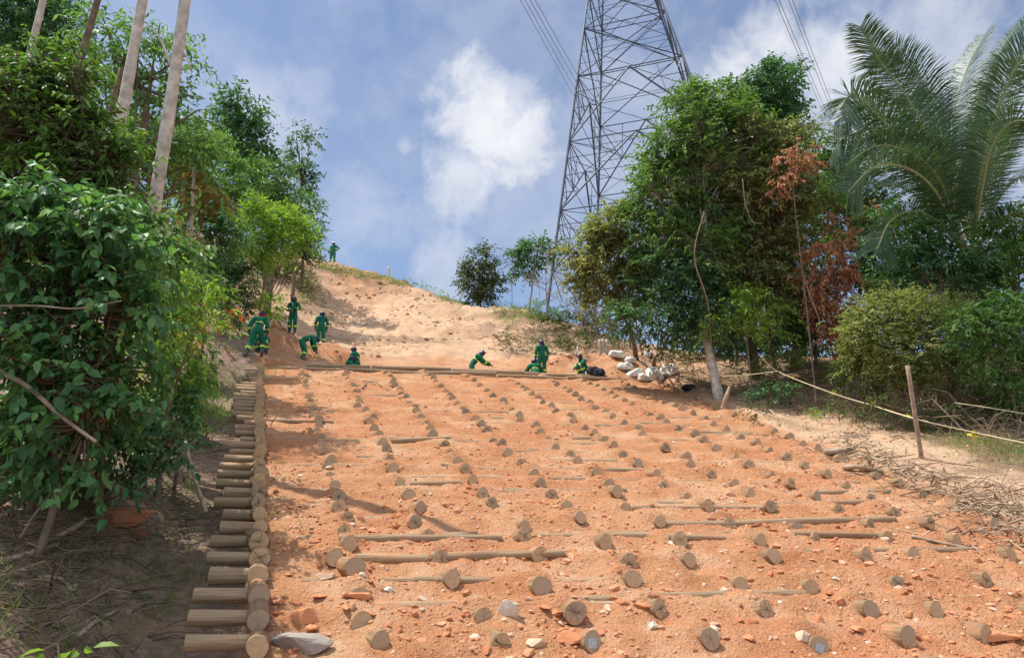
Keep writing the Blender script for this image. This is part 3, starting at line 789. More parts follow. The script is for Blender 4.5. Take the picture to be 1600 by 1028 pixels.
# ---------------------------------------------------------------- foliage
def leaf_arrays(pos, d, nrm, L, W, full=False, curl=.22, fold=.18):
    n = len(pos)
    d = d/(np.linalg.norm(d, axis=1)[:, None]+1e-9)
    sd_ = np.cross(nrm, d); sd_ /= np.linalg.norm(sd_, axis=1)[:, None]+1e-9
    up = np.cross(d, sd_)
    L = np.asarray(L)[:, None]; W = np.asarray(W)[:, None]
    if not full:
        a = pos; b = pos+d*L*.45+sd_*W*.5+up*W*fold; c = pos+d*L-up*L*curl*.6; e = pos+d*L*.45-sd_*W*.5+up*W*fold
        V = np.stack([a, b, c, e], 1).reshape(-1, 3)
        i = np.arange(n)[:, None]*4
        return V, [np.concatenate([i+np.array([[0, 2, 1]]), i+np.array([[0, 3, 2]])])]
    def pt(t, s): return pos+d*L*t+sd_*W*s+up*(W*fold*abs(s)*2-L*curl*t*t)
    V = np.stack([pt(0, 0), pt(.28, .42), pt(.62, .40), pt(1, 0), pt(.62, -.40), pt(.28, -.42), pt(.3, 0), pt(.64, 0)], 1).reshape(-1, 3)
    i = np.arange(n)[:, None]*8
    F3 = np.concatenate([i+np.array([q]) for q in ((0, 6, 1), (0, 5, 6), (2, 7, 3), (7, 4, 3))])
    F4 = np.concatenate([i+np.array([q]) for q in ((1, 6, 7, 2), (6, 5, 4, 7))])
    return V, [F3, F4]
def foliage(geo, clumps, L, W, dens=1.0, full=False, seed=0, droop=.35, per=9, tight=.30, mat=0, twig=None, hang=0.0, upb=.25):
    """leaves on short twigs, the twigs bunched round points scattered through each clump's volume"""
    g = np.random.default_rng(seed)
    for c, r in clumps:
        r3 = np.array([r, r, r*.82])
        nleaf = max(24, int(dens*52*(r/L)**2*(L/(2*W))))
        ntw = max(3, nleaf//per)
        nb = max(8, int(ntw/14))
        bd = g.normal(size=(nb, 3)); bd /= np.linalg.norm(bd, axis=1)[:, None]
        bd[:, 2] = bd[:, 2]+upb; bd /= np.linalg.norm(bd, axis=1)[:, None]
        br = (.35+.75*g.random(nb)**.7)[:, None]
        bc = c+bd*br*r3
        k = g.integers(nb, size=ntw)
        tp = bc[k]+g.normal(size=(ntw, 3))*r*tight*np.array([1, 1, .75])
        ax = (tp-c)/(np.linalg.norm(tp-c, axis=1)[:, None]+1e-6)*.8+g.normal(size=(ntw, 3))*.45+np.array([0, 0, .15-hang])
        ax /= np.linalg.norm(ax, axis=1)[:, None]
        tl = np.clip(L*per*.33*g.uniform(.7, 1.3, ntw), L, 6*L)
        m = ntw*per
        q = np.tile(np.linspace(.12, 1, per), ntw); ti = np.repeat(np.arange(ntw), per)
        pos = tp[ti]+ax[ti]*(q*tl[ti])[:, None]-np.array([0, 0, 1.])*(q**2*tl[ti]*.25)[:, None]
        side = np.cross(ax, g.normal(size=(ntw, 3))); side /= np.linalg.norm(side, axis=1)[:, None]+1e-9
        sg = np.where(np.tile(np.arange(per), ntw) % 2 == 0, 1., -1.)
        side2 = side.copy(); side2[:, 2] *= .4
        d = ax[ti]*.55+side2[ti]*sg[:, None]*.85+g.normal(size=(m, 3))*.25-np.array([0, 0, 1.])*droop
        nrm = np.array([0, 0, 1.])*.9+ax[ti]*.35+g.normal(size=(m, 3))*.42
        l = L*g.uniform(.45, 1.35, m); w = W*g.uniform(.7, 1.2, m)*(l/L)
        V, F = leaf_arrays(pos, d, nrm, l, w, full)
        geo.add(V, F, mat)
        if twig is not None and len(tp):
            sel = np.arange(ntw)[:: max(1, ntw//160)]
            for s in sel:
                e = tp[s]+ax[s]*tl[s]*.9-np.array([0, 0, tl[s]*.2])
                s0 = c+(tp[s]-c)*.35
                v, f = tube(np.array([s0, (s0+tp[s])/2+g.normal(size=3)*r*.05, tp[s], e]), np.array([.022, .016, .010, .004])*twig, 4, False)
                geo_tw.add(v, f)
geo_tw = None
def clump_px(cl, d, seed, spread=.55, k=.86):
    g = np.random.default_rng(seed); out = []
    for q in cl:
        px, py, r = q[:3]; dd = d+(q[3] if len(q) > 3 else 0)
        rm = k*r/FPX*dd
        out.append((P(px, py, dd+g.uniform(-1, 1)*rm*spread), rm))
    return out
def plant(name, label, cat, cl, d, leaf, L, W, base=None, trunk=.12, bark='bark', dens=1.0, full=False, seed=0, droop=.35, group=None, limbs=True, tight=.30,
          crown='crown', stem='trunk', extra=None, twig=None, hang=0.0, spread=.55, trunk_px=None, per=9, kk=.90):
    global geo_tw
    cs = clump_px(cl, d, seed, spread, .97 if group == 'trees and shrubs right of the slope' else kk)
    if group == 'trees and shrubs right of the slope': dens *= 1.45
    elif group: dens *= 1.25
    if extra: cs += extra
    cen = np.mean([c for c, r in cs], 0)
    if base is None: b = np.array([cen[0], cen[1], g1(cen[0], cen[1])])
    elif len(base) == 2: b = hit(*base)
    else: b = np.array(base, float); b[2] = g1(b[0], b[1])
    g = np.random.default_rng(seed+900)
    root = thing(name, label, cat, b, group)
    lg = Geo(); geo_tw = Geo()
    top = max(cs, key=lambda q: q[0][2])[0]
    low = min(c[2]-r for c, r in cs)
    fork = b+(cen-b)*np.clip((low+.35*(cen[2]-low)-b[2])/max(cen[2]-b[2], .1), .3, .9)
    ptsT = bez([b-np.array([0, 0, .25]), b+(fork-b)*.5+g.normal(size=3)*np.array([1, 1, 0])*trunk*1.2, fork, (fork+top*1)/2+g.normal(size=3)*trunk, top], 22)
    tg = Geo(); v, f = tube(ptsT, trunk*(.1+1.05*np.linspace(1, 0, len(ptsT))**1.15)*(1+.06*g.normal(size=len(ptsT)))+.004, 8); tg.add(v, f)
    if limbs:
        for c, r in cs:
            k = int(np.clip(len(ptsT)*g.uniform(.30, .75), 2, len(ptsT)-2))
            s = ptsT[k]; mid = (s+c)/2+np.array([0, 0, -.12*np.linalg.norm(c-s)])+g.normal(size=3)*.08*r
            v, f = tube(bez([s, mid, c, c+(c-s)*.12], 9), np.linspace(trunk*.26, trunk*.07, len(bez([s, mid, c, c+(c-s)*.12], 9)))+.003, 5); tg.add(v, f)
    foliage(lg, cs, L, W, dens, full, seed, droop, tight=tight, twig=twig, hang=hang, per=per)
    if geo_tw.n: tg.add(np.concatenate(geo_tw.V), [np.concatenate(geo_tw.F[4])])
    tg.build(stem, M[bark], root, True, b)
    lg.build(crown, M[leaf] if isinstance(leaf, str) else leaf, root, False, b)
    return root
LG = 'trees of the left hillside'; RG = 'trees and shrubs right of the slope'
SHR = dict(crown='foliage', stem='stems')
# --- left, near
plant('broadleaf_tree', 'sunlit leafy tree filling the left edge above the dark vine thicket', 'tree',
      [(20, 130, 60), (70, 110, 55), (110, 165, 55), (50, 200, 70), (120, 230, 60), (20, 270, 60), (165, 260, 50), (90, 300, 60), (30, 340, 55), (140, 210, 36), (170, 360, 45), (150, 310, 40)],
      12.5, 'leaf_fresh', .15, .062, None, .14, dens=1.15, full=True, seed=11, droop=.5, group=LG, twig=1.0)
plant('vine_thicket', 'dark broad leaved vine thicket hanging at the far left', 'shrub',
      [(40, 400, 75), (130, 410, 70), (190, 430, 48), (50, 490, 80), (145, 500, 70), (200, 490, 38), (30, 580, 75), (110, 585, 75), (175, 575, 46), (50, 670, 70), (135, 665, 65), (15, 735, 42), (100, 712, 40), (185, 630, 36), (20, 330, 60), (90, 340, 50), (160, 360, 50)],
      9.3, 'leaf_big', .15, .092, None, .045, dens=1.25, full=True, seed=12, droop=.65, group=LG, twig=.8, **SHR)
plant('leafy_shrub', 'mid green big leaved shrub around the foot of the tallest bare trunk', 'shrub',
      [(200, 345, 34), (205, 385, 45), (235, 410, 40), (265, 400, 30), (215, 450, 35), (180, 330, 28)], 11.2, 'leaf_mid', .15, .07, None, .06, dens=1.1, full=True, seed=13, droop=.5, group=LG, **SHR)
plant('bright_shrub', 'bright green long leaved shrub above the shaded hollow', 'shrub',
      [(280, 460, 32), (315, 490, 22), (255, 510, 34), (295, 530, 28), (240, 560, 32), (275, 590, 24), (295, 560, 18), (270, 430, 24), (225, 600, 24), (320, 455, 18)], 13.0, 'leaf_light', .16, .052, None, .05, dens=.95, full=True, seed=14, droop=.45, group=LG, **SHR)
plant('dark_shrub', 'dark shrub low in the shade between the vine thicket and the side wall', 'shrub',
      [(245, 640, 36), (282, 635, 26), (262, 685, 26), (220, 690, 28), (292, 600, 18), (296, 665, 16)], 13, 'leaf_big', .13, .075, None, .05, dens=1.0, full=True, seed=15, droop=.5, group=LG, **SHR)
plant('red_leaf_shrub', 'small shrub with dying red leaves beside the bright green shrub', 'shrub',
      [(335, 490, 14), (285, 520, 12), (325, 525, 12), (262, 500, 10)], 14.0, mat_leaf('red_dying_leaf', [(.25, .06, .03), (.40, .13, .06), (.45, .2, .1)], .25, .7, .2), .13, .055, None, .03, dens=.55, full=True, seed=16, droop=.7, group=LG, **SHR)
plant('grassy_shrub', 'light green weedy clump beside the upper side wall', 'shrub',
      [(322, 600, 16), (335, 640, 11), (328, 660, 12), (310, 630, 16)], 17.5, 'leaf_light', .17, .04, None, .03, dens=.6, full=False, seed=17, droop=.5, group=LG, **SHR)
plant('hollow_shrub', 'dense green shrub in the hollow under the big leaved sapling', 'shrub', [(250, 430, 30), (285, 425, 28), (310, 450, 26), (265, 460, 28), (240, 480, 30), (300, 480, 22)], 17.5, 'leaf_mid', .16, .075, None, .06, dens=1.0, full=True, seed=18, droop=.5, group=LG, **SHR)
plant('hollow_shrub', 'dark green weedy shrub along the foot of the hillside beside the upper side wall', 'shrub', [(310, 580, 22), (308, 575, 18), (300, 610, 20), (290, 630, 20), (318, 540, 14), (322, 515, 14)], 20, 'leaf_mid', .15, .06, None, .05, dens=.8, full=True, seed=19, droop=.5, group=LG, **SHR)
plant('vine_thicket', 'dark hanging foliage at the left edge above the dead roots', 'shrub', [(20, 640, 60), (80, 680, 45), (15, 700, 45), (130, 690, 36)], 10.2, 'leaf_dark', .14, .085, None, .05, dens=1.0, full=True, seed=20, droop=.6, group=LG, **SHR)
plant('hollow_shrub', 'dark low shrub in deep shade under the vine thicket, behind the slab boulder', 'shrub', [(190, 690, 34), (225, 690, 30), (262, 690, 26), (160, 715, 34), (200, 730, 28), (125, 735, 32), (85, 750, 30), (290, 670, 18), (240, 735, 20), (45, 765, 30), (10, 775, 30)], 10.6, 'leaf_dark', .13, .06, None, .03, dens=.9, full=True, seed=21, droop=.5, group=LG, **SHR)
# --- left, farther up the hill
plant('canopy_tree', 'dark dense tree behind the bare trunks in the top left corner', 'tree', [(20, 20, 50), (80, 40, 48), (10, 75, 45), (60, 90, 40), (105, 80, 28), (50, -20, 50), (-30, 50, 60)], 21, 'leaf_dark', .17, .085, None, .2, dens=1.1, seed=21, group=LG)
plant('canopy_tree', 'airy tree with hanging leaf sprays between the two tallest bare trunks', 'tree', [(165, 40, 26), (190, 70, 38), (215, 100, 36), (245, 65, 28), (235, 140, 36), (280, 110, 24), (295, 150, 22), (200, 150, 40), (270, 185, 32), (305, 175, 14), (160, 110, 32), (285, 90, 15)], 19.5, 'leaf_mid', .19, .075, None, .16, dens=.62, seed=22, droop=.6, group=LG, tight=.36)
plant('canopy_tree', 'mid green tree low behind the tallest bare trunk', 'tree', [(150, 190, 45), (200, 220, 45), (250, 230, 42), (290, 240, 35), (220, 270, 42), (270, 290, 36), (310, 220, 28)], 23, 'leaf_mid', .18, .08, None, .18, dens=1.0, seed=23, group=LG)
plant('hill_tree', 'tall dark rounded tree at the top of the left skyline', 'tree', [(372, 160, 19), (360, 185, 19), (385, 180, 20), (368, 215, 30), (395, 222, 28), (345, 235, 28), (415, 245, 20), (380, 245, 30)], 44, 'leaf_dark', .30, .15, None, .25, dens=1.25, seed=24, group=LG)
plant('hill_tree', 'slender tree with loose vine sprays at the right end of the left skyline', 'tree', [(463, 210, 10), (472, 222, 9), (486, 212, 8), (468, 240, 12), (455, 262, 18), (475, 270, 12), (498, 278, 9), (492, 288, 7), (460, 290, 18)], 48, 'leaf_dark', .28, .13, None, .11, dens=1.0, seed=25, group=LG)
plant('hill_tree', 'dark tree behind the lime green shrub tree at the bank', 'tree', [(478, 320, 16), (484, 345, 14), (472, 370, 20), (462, 345, 20), (486, 370, 9), (466, 395, 16)], 50, 'leaf_dark', .30, .14, None, .11, dens=1.2, seed=26, group=LG)
plant('hill_tree', 'round mid green tree below the slender skyline tree', 'tree', [(430, 275, 26), (410, 300, 28), (440, 305, 26), (460, 315, 20), (425, 330, 26)], 43, 'leaf_mid', .26, .12, None, .2, dens=1.15, seed=27, group=LG)
plant('hill_tree', 'mid green tree under the tall dark rounded tree', 'tree', [(335, 265, 30), (365, 280, 28), (390, 275, 24), (355, 310, 30), (385, 320, 26), (325, 300, 28)], 38, 'leaf_mid', .25, .11, None, .2, dens=1.1, seed=28, group=LG)
plant('hill_tree', 'dull green tree on the hillside left of the big leaved sapling', 'tree', [(290, 205, 26), (325, 215, 26), (300, 245, 28), (270, 270, 26), (300, 290, 26)], 33, 'leaf_mid', .24, .11, None, .2, dens=1.1, seed=29, group=LG)
plant('hill_shrub', 'dark shaded shrub beneath the big leaved sapling', 'shrub', [(300, 350, 30), (340, 350, 28), (285, 390, 28), (325, 390, 30), (360, 375, 25), (305, 425, 26)], 27, 'leaf_dark', .2, .09, None, .08, dens=1.15, seed=30, group=LG, **SHR)
plant('hill_shrub', 'dark fine leaved shrub on the slope left of the lime green shrub tree', 'shrub', [(350, 410, 26), (380, 400, 24), (340, 440, 26), (370, 440, 26), (395, 430, 20), (360, 470, 22), (330, 460, 20)], 32.5, 'leaf_dark', .16, .065, None, .08, dens=1.1, seed=31, group=LG, **SHR)
plant('hill_shrub', 'dry olive shrub with bare twigs above the worker in the red scarf', 'shrub', [(390, 455, 16), (375, 480, 16), (355, 495, 18), (395, 480, 10)], 33, 'leaf_olive', .15, .05, None, .05, dens=.6, seed=32, group=LG, **SHR)
plant('lime_shrub_tree', 'lime green feathery shrub tree leaning out over the bank', 'tree',
      [(395, 340, 18), (420, 335, 18), (445, 345, 18), (465, 360, 18), (478, 378, 13), (400, 365, 20), (425, 365, 20), (450, 375, 18), (390, 385, 18), (410, 395, 16), (462, 390, 14), (440, 395, 12)], 31.5, 'leaf_light', .26, .06, (405, 478), .10, dens=1.3, seed=33, droop=.3, group=LG)
plant('bank_shrub', 'small bright shrub beside the head of the worker in the red scarf', 'shrub', [(420, 472, 12), (434, 482, 12), (426, 495, 12), (415, 490, 9)], 33, 'leaf_light', .2, .06, None, .03, dens=.9, seed=34, droop=.5, **SHR)
plant('bank_shrub', 'pale spiky shrub growing on the face of the cut bank', 'shrub', [(485, 445, 9), (495, 455, 8), (487, 465, 8), (480, 455, 7)], 49, 'leaf_olive', .35, .06, None, .03, dens=.9, seed=35, droop=.2, **SHR)
plant('bank_undergrowth', 'dark dry undergrowth at the top of the bank under the lime green shrub tree', 'shrub', [(430, 420, 15), (450, 412, 15), (470, 408, 13), (488, 408, 9), (415, 435, 15), (440, 435, 12), (460, 428, 10), (400, 445, 14)], 50, 'leaf_mixed', .26, .10, None, .05, dens=1.2, seed=44, **SHR)
# ridge plants
plant('ridge_shrub', 'low dark leafy shrub row on the ridge right of the wooden stake', 'shrub', [(638, 449, 7), (655, 455, 8), (670, 457, 8), (682, 461, 6)], 57, 'leaf_mid', .3, .14, None, .03, dens=.8, seed=36, **SHR)
plant('ridge_bush', 'brownish green bush on the ridge casting a dark shadow down the bank', 'shrub', [(755, 400, 13), (740, 425, 18), (765, 425, 17), (750, 445, 22), (772, 448, 16), (735, 450, 15), (752, 470, 18), (722, 440, 6), (762, 392, 7)], 49, M['leaf_mixed'], .22, .11, None, .06, dens=1.6, seed=37, **SHR)
plant('ridge_tree', 'small round crowned tree on thin stems left of the tower foot', 'tree', [(822, 392, 14), (838, 388, 14), (812, 408, 14), (830, 412, 15), (848, 400, 12), (822, 428, 12), (862, 382, 10), (866, 398, 8)], 48, 'leaf_dark', .24, .12, (825, 489), .05, dens=1.7, seed=38)
plant('ridge_shrub', 'green shrub at the foot of the small round crowned tree', 'shrub', [(845, 482, 9), (860, 488, 9), (835, 492, 7), (842, 505, 7)], 44, 'leaf_mid', .22, .09, None, .03, dens=.8, seed=39, **SHR)
plant('bank_weed', 'small dark green weed tuft on the bank below the ridge bush', 'plant', [(777, 503, 4), (779, 508, 3)], 44, 'leaf_mid', .22, .05, None, .02, dens=1, seed=40, **SHR)
plant('bank_weed', 'yellow green weed with a dark base on the bank centre', 'plant', [(795, 505, 6), (808, 507, 6), (803, 515, 5)], 42, 'leaf_olive', .24, .06, None, .02, dens=.8, seed=41, **SHR)
plant('bank_weed', 'dry yellow weed patch above the sacks', 'plant', [(880, 530, 10), (895, 535, 12), (870, 542, 10), (888, 545, 10), (910, 528, 12), (925, 538, 12), (945, 530, 12), (860, 525, 9), (965, 538, 12), (990, 548, 10)], 37, 'leaf_mixed', .16, .05, None, .02, dens=.6, seed=42, **SHR)
plant('bank_weed', 'sparse dry weed patch behind the two workers at the bank foot', 'plant', [(815, 550, 12), (830, 542, 12), (800, 540, 12), (865, 548, 10), (785, 530, 9), (845, 530, 10)], 36, 'leaf_mixed', .14, .04, None, .02, dens=.45, seed=43, **SHR)
# --- right side
plant('yellow_green_tree', 'yellow green tree at the left end of the right thicket', 'tree', [(905, 400, 20), (930, 385, 26), (925, 430, 28), (960, 365, 30), (955, 410, 30), (985, 400, 30), (940, 460, 24), (980, 445, 28), (970, 340, 22), (1000, 470, 24), (900, 440, 12), (1010, 430, 28), (960, 480, 16)], 29, 'leaf_olive', .19, .085, (995, 560), .10, dens=1.0, seed=51, group=RG, twig=.8)
plant('tall_tree', 'tallest bright green tree of the right thicket, in front of the tower', 'tree', [(1075, 170, 30), (1105, 160, 32), (1060, 210, 34), (1100, 215, 42), (1135, 190, 36), (1045, 260, 38), (1090, 275, 46), (1135, 260, 46), (1030, 310, 38), (1010, 340, 30), (1070, 335, 46), (1120, 330, 46), (1050, 390, 42), (1100, 400, 46), (1150, 350, 40), (1160, 210, 34)], 28, 'leaf_fresh', .21, .10, (1125, 622), .17, 'pale_bark', dens=1.05, seed=52, droop=.5, group=RG, twig=.45)
plant('dark_tree', 'dark round topped tree behind the right thicket', 'tree', [(1195, 140, 30), (1225, 130, 28), (1170, 155, 28), (1215, 165, 30), (1240, 150, 16), (1190, 185, 32), (1225, 190, 28), (1205, 120, 16)], 36, 'leaf_dark', .22, .11, None, .22, dens=1.2, seed=53, group=RG)
plant('vine_tree', 'vine hung olive tree in the middle of the right thicket', 'tree', [(1175, 215, 26), (1205, 225, 30), (1245, 225, 28), (1190, 270, 40), (1225, 290, 34), (1170, 320, 40), (1215, 345, 40), (1250, 310, 28), (1180, 390, 44), (1225, 400, 36), (1150, 440, 40), (1200, 450, 40)], 27.2, 'leaf_olive', .19, .075, (1180, 590), .2, dens=.85, seed=54, droop=.6, group=RG, tight=.34, twig=1.0)
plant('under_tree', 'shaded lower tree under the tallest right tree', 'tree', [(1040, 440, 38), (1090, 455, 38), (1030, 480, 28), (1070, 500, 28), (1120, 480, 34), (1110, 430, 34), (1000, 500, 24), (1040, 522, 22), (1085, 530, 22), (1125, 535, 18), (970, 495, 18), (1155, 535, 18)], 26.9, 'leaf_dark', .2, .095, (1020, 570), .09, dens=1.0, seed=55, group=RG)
plant('lime_shrub', 'pale lime shrub sprays around the base of the whitish trunk', 'shrub', [(1150, 480, 22), (1180, 475, 22), (1205, 490, 20), (1165, 505, 20), (1130, 510, 16), (1112, 530, 12), (1215, 515, 14)], 25.5, 'leaf_light', .19, .07, None, .04, dens=.55, seed=56, droop=.5, group=RG, **SHR)
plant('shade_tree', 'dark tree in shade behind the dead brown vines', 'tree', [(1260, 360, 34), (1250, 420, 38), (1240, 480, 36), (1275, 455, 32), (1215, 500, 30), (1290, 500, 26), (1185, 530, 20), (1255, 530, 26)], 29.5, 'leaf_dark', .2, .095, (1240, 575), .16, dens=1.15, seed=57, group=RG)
plant('right_tree', 'layered dark green tree left of the palm', 'tree', [(1285, 230, 26), (1310, 255, 22), (1275, 275, 30), (1310, 295, 28), (1340, 310, 26), (1355, 275, 14), (1290, 330, 30), (1330, 350, 28), (1370, 330, 24)], 30, 'leaf_fresh', .2, .09, None, .18, dens=1.05, seed=58, group=RG)
plant('right_tree', 'dark green tree under the palm fronds', 'tree', [(1390, 350, 28), (1420, 385, 28), (1380, 400, 22), (1450, 370, 26), (1450, 420, 28), (1420, 440, 26), (1470, 400, 22), (1395, 455, 20), (1490, 420, 24), (1520, 400, 20), (1500, 450, 24), (1530, 440, 22)], 23.6, 'leaf_dark', .2, .09, None, .15, dens=1.0, seed=59, group=RG)
plant('right_tree', 'green fern leaved tree right of the palm trunk', 'tree', [(1560, 370, 28), (1590, 400, 30), (1550, 415, 28), (1600, 345, 26), (1540, 450, 24), (1585, 450, 30), (1620, 430, 34)], 24, 'leaf_mid', .18, .06, None, .14, dens=1.05, seed=60, group=RG)
plant('right_tree', 'shaded bushy tree low between the dead brown vines and the palm', 'tree', [(1330, 395, 30), (1365, 420, 28), (1345, 440, 26), (1390, 420, 26), (1420, 350, 26), (1350, 370, 26), (1300, 300, 24), (1475, 440, 26), (1440, 460, 26), (1500, 460, 24), (1480, 480, 22)], 27.5, 'leaf_mid', .17, .08, None, .12, dens=1.0, seed=69, group=RG)
plant('back_shrub', 'dark shrub row closing the gap behind the slim stems under the right thicket', 'shrub', [(1080, 525, 18), (1110, 515, 22), (1145, 520, 24), (1180, 525, 24), (1215, 520, 26), (1250, 530, 26), (1290, 530, 26), (1330, 520, 26), (1120, 545, 16), (1200, 550, 16), (1270, 555, 18), (1320, 550, 18)], 33, 'leaf_dark', .19, .09, None, .06, dens=1.0, seed=70, group=RG, **SHR)
plant('crest_shrub', 'low tangled olive shrub on the crest between the tower foot and the yellow green tree', 'shrub', [(868, 500, 10), (885, 505, 12), (905, 500, 14), (925, 505, 14), (945, 512, 14), (900, 480, 10), (965, 520, 14), (990, 530, 13), (850, 492, 8)], 41, 'leaf_mixed', .19, .08, None, .05, dens=.8, seed=71, group=RG, **SHR)
plant('crest_shrub', 'green weedy shrub on the crest right of the ridge bush', 'shrub', [(790, 485, 8), (805, 488, 8), (820, 490, 8), (838, 490, 8)], 47, 'leaf_olive', .19, .07, None, .05, dens=.8, seed=72, **SHR)
plant('edge_weeds', 'mixed dry and green weeds beside the sandy path at the foot of the thicket', 'plant', [(1180, 640, 10), (1300, 640, 12), (1330, 650, 10), (1370, 640, 12), (1410, 660, 10), (1480, 690, 12), (1290, 690, 7), (1360, 700, 6), (1420, 690, 8), (1530, 700, 12), (1580, 700, 10)], 20.5, 'leaf_mixed', .10, .04, None, .03, dens=.7, seed=73, group=RG, limbs=False, **SHR)
plant('brown_vine', 'dead red brown vine curtain hanging in the right thicket', 'vine', [(1285, 400, 24), (1300, 435, 24), (1275, 440, 20), (1310, 475, 22), (1285, 480, 22), (1320, 510, 16), (1300, 370, 16), (1305, 340, 10), (1295, 520, 16), (1325, 440, 12), (1315, 545, 14)], 26, 'leaf_brown', .15, .08, None, .05, dens=.8, seed=61, droop=.9, group=RG, hang=.5, **SHR)
plant('brown_vine', 'dead brown vine tuft high beside the olive vine tree', 'vine', [(1220, 250, 14), (1225, 275, 14), (1255, 230, 10), (1262, 250, 11), (1215, 295, 9), (1240, 265, 9)], 25.4, 'leaf_brown', .14, .07, None, .03, dens=.7, seed=62, droop=.9, group=RG, limbs=False, hang=.5, **SHR)
plant('brown_vine', 'dead brown spray strung beneath the palm fronds', 'vine', [(1350, 330, 8), (1372, 336, 8), (1395, 344, 8), (1415, 355, 8), (1440, 362, 7), (1455, 358, 6), (1345, 365, 10), (1370, 375, 10)], 26, 'leaf_brown', .14, .07, None, .03, dens=.6, seed=63, droop=.8, group=RG, limbs=False, **SHR)
plant('thicket', 'fine leaved light green thicket above the brush pile', 'shrub', [(1360, 500, 32), (1400, 490, 32), (1440, 495, 34), (1485, 500, 34), (1380, 540, 34), (1430, 545, 36), (1480, 550, 34), (1350, 560, 24), (1400, 580, 26), (1450, 585, 26), (1500, 575, 26), (1340, 525, 22)], 21.5, 'leaf_olive', .085, .045, None, .05, dens=1.1, seed=64, droop=.3, group=RG, tight=.42, **SHR)
plant('thicket', 'taller green thicket at the right edge behind the brush pile', 'shrub', [(1530, 510, 32), (1570, 500, 34), (1600, 530, 36), (1545, 555, 34), (1590, 580, 34), (1555, 610, 26), (1610, 630, 28)], 20, 'leaf_mid', .10, .05, None, .05, dens=1.1, seed=65, droop=.3, group=RG, tight=.40, **SHR)
plant('thicket', 'reddish brown dry thicket left of the light green thicket', 'shrub', [(1340, 500, 18), (1325, 560, 20), (1350, 590, 18), (1380, 610, 16), (1330, 600, 14), (1365, 460, 16), (1400, 465, 14)], 22.3, 'leaf_mixed', .10, .05, None, .04, dens=.9, seed=66, droop=.5, group=RG, tight=.4, **SHR)
plant('hanging_shrub', 'leafy dark shrub on the ground under the right thicket trees', 'shrub', [(1205, 610, 16), (1225, 620, 14), (1190, 620, 12)], 24, 'leaf_dark', .13, .06, None, .03, dens=.7, seed=67, group=RG, **SHR)
plant('weed', 'grassy green tuft on the sandy path right of the slope', 'plant', [(1255, 661, 7), (1265, 657, 7), (1272, 662, 5)], 22.5, 'leaf_light', .2, .03, None, .02, dens=.9, seed=68, droop=.1, **SHR)
plant('understory_shrub', 'ragged green undergrowth around the foot of the right thicket trunks', 'shrub', [(1085, 560, 12), (1160, 575, 14), (1200, 580, 16), (1265, 575, 18), (1300, 585, 16), (1330, 590, 16), (1230, 560, 16), (1050, 548, 12)], 26.5, 'leaf_olive', .15, .06, None, .04, dens=.6, seed=75, group=RG, limbs=False, **SHR)
plant('edge_brush', 'scrubby green and brown brush along the right edge in front of the brush pile', 'shrub', [(1420, 645, 12), (1455, 655, 12), (1500, 660, 14), (1550, 665, 16), (1590, 670, 16), (1480, 640, 14), (1380, 630, 12), (1530, 640, 16)], 20, 'leaf_mixed', .10, .045, None, .03, dens=.55, seed=76, group=RG, limbs=True, **SHR)
# bare leafless trunks
def bare_trunk(px0, py0, px1, py1, d, r, label, dd=0.0, bark='pale_bark', name='bare_trunk', branches=()):
    a, b = P(px0, py0, d), P(px1, py1, d+dd)
    dirv = (b-a)/max(b[2]-a[2], .1); base = a.copy()
    for _ in range(60):
        if base[2] <= g1(base[0], base[1]): break
        base = base-dirv*.25
    top = a+(b-a)*1.5
    g = np.random.default_rng(int(px0)); pts = bez([base-dirv*.2, base+(top-base)*.33+g.normal(size=3)*.06, base+(top-base)*.66+g.normal(size=3)*.06, top], 26)
    root = thing(name, label, 'tree', base, LG)
    G_ = Geo(); v, f = tube(pts, np.linspace(r*1.25, r*.8, len(pts))*(1+.03*g.normal(size=len(pts))), 12); G_.add(v, f)
    G_.build('trunk', M[bark], root, True, base)
    for q in branches:
        B_ = Geo(); v, f = tube(bez([P(*p) for p in q], 10), np.linspace(.035, .008, len(bez([P(*p) for p in q], 10))), 5); B_.add(v, f); B_.build('branch', M[bark], root, True, base)
    return root
bare_trunk(238, 355, 288, 0, 15.5, .125, 'tallest pale bare tree trunk, the one nearest the open sky', branches=[((270, 110, 15.5), (250, 60, 15.6), (232, 42, 15.7), (222, 48, 15.7)), ((275, 75, 15.5), (292, 90, 15.4), (300, 120, 15.4))])
bare_trunk(178, 245, 222, 0, 16, .12, 'pale bare trunk with rough bark left of the tallest one')
bare_trunk(50, 72, 68, 0, 17, .085, 'thin pale trunk nearest the top left corner')
bare_trunk(122, 100, 152, 0, 17, .085, 'thin brown trunk with a kink between two pale trunks', bark='bark')
bare_trunk(160, 220, 180, 145, 17, .07, 'short thin mossy trunk beside the rough pale trunk', bark='bark')
sap = bare_trunk(281, 425, 296, 320, 19, .05, 'thin pale sapling topped with huge bronze green leaves on the left hillside', name='sapling')
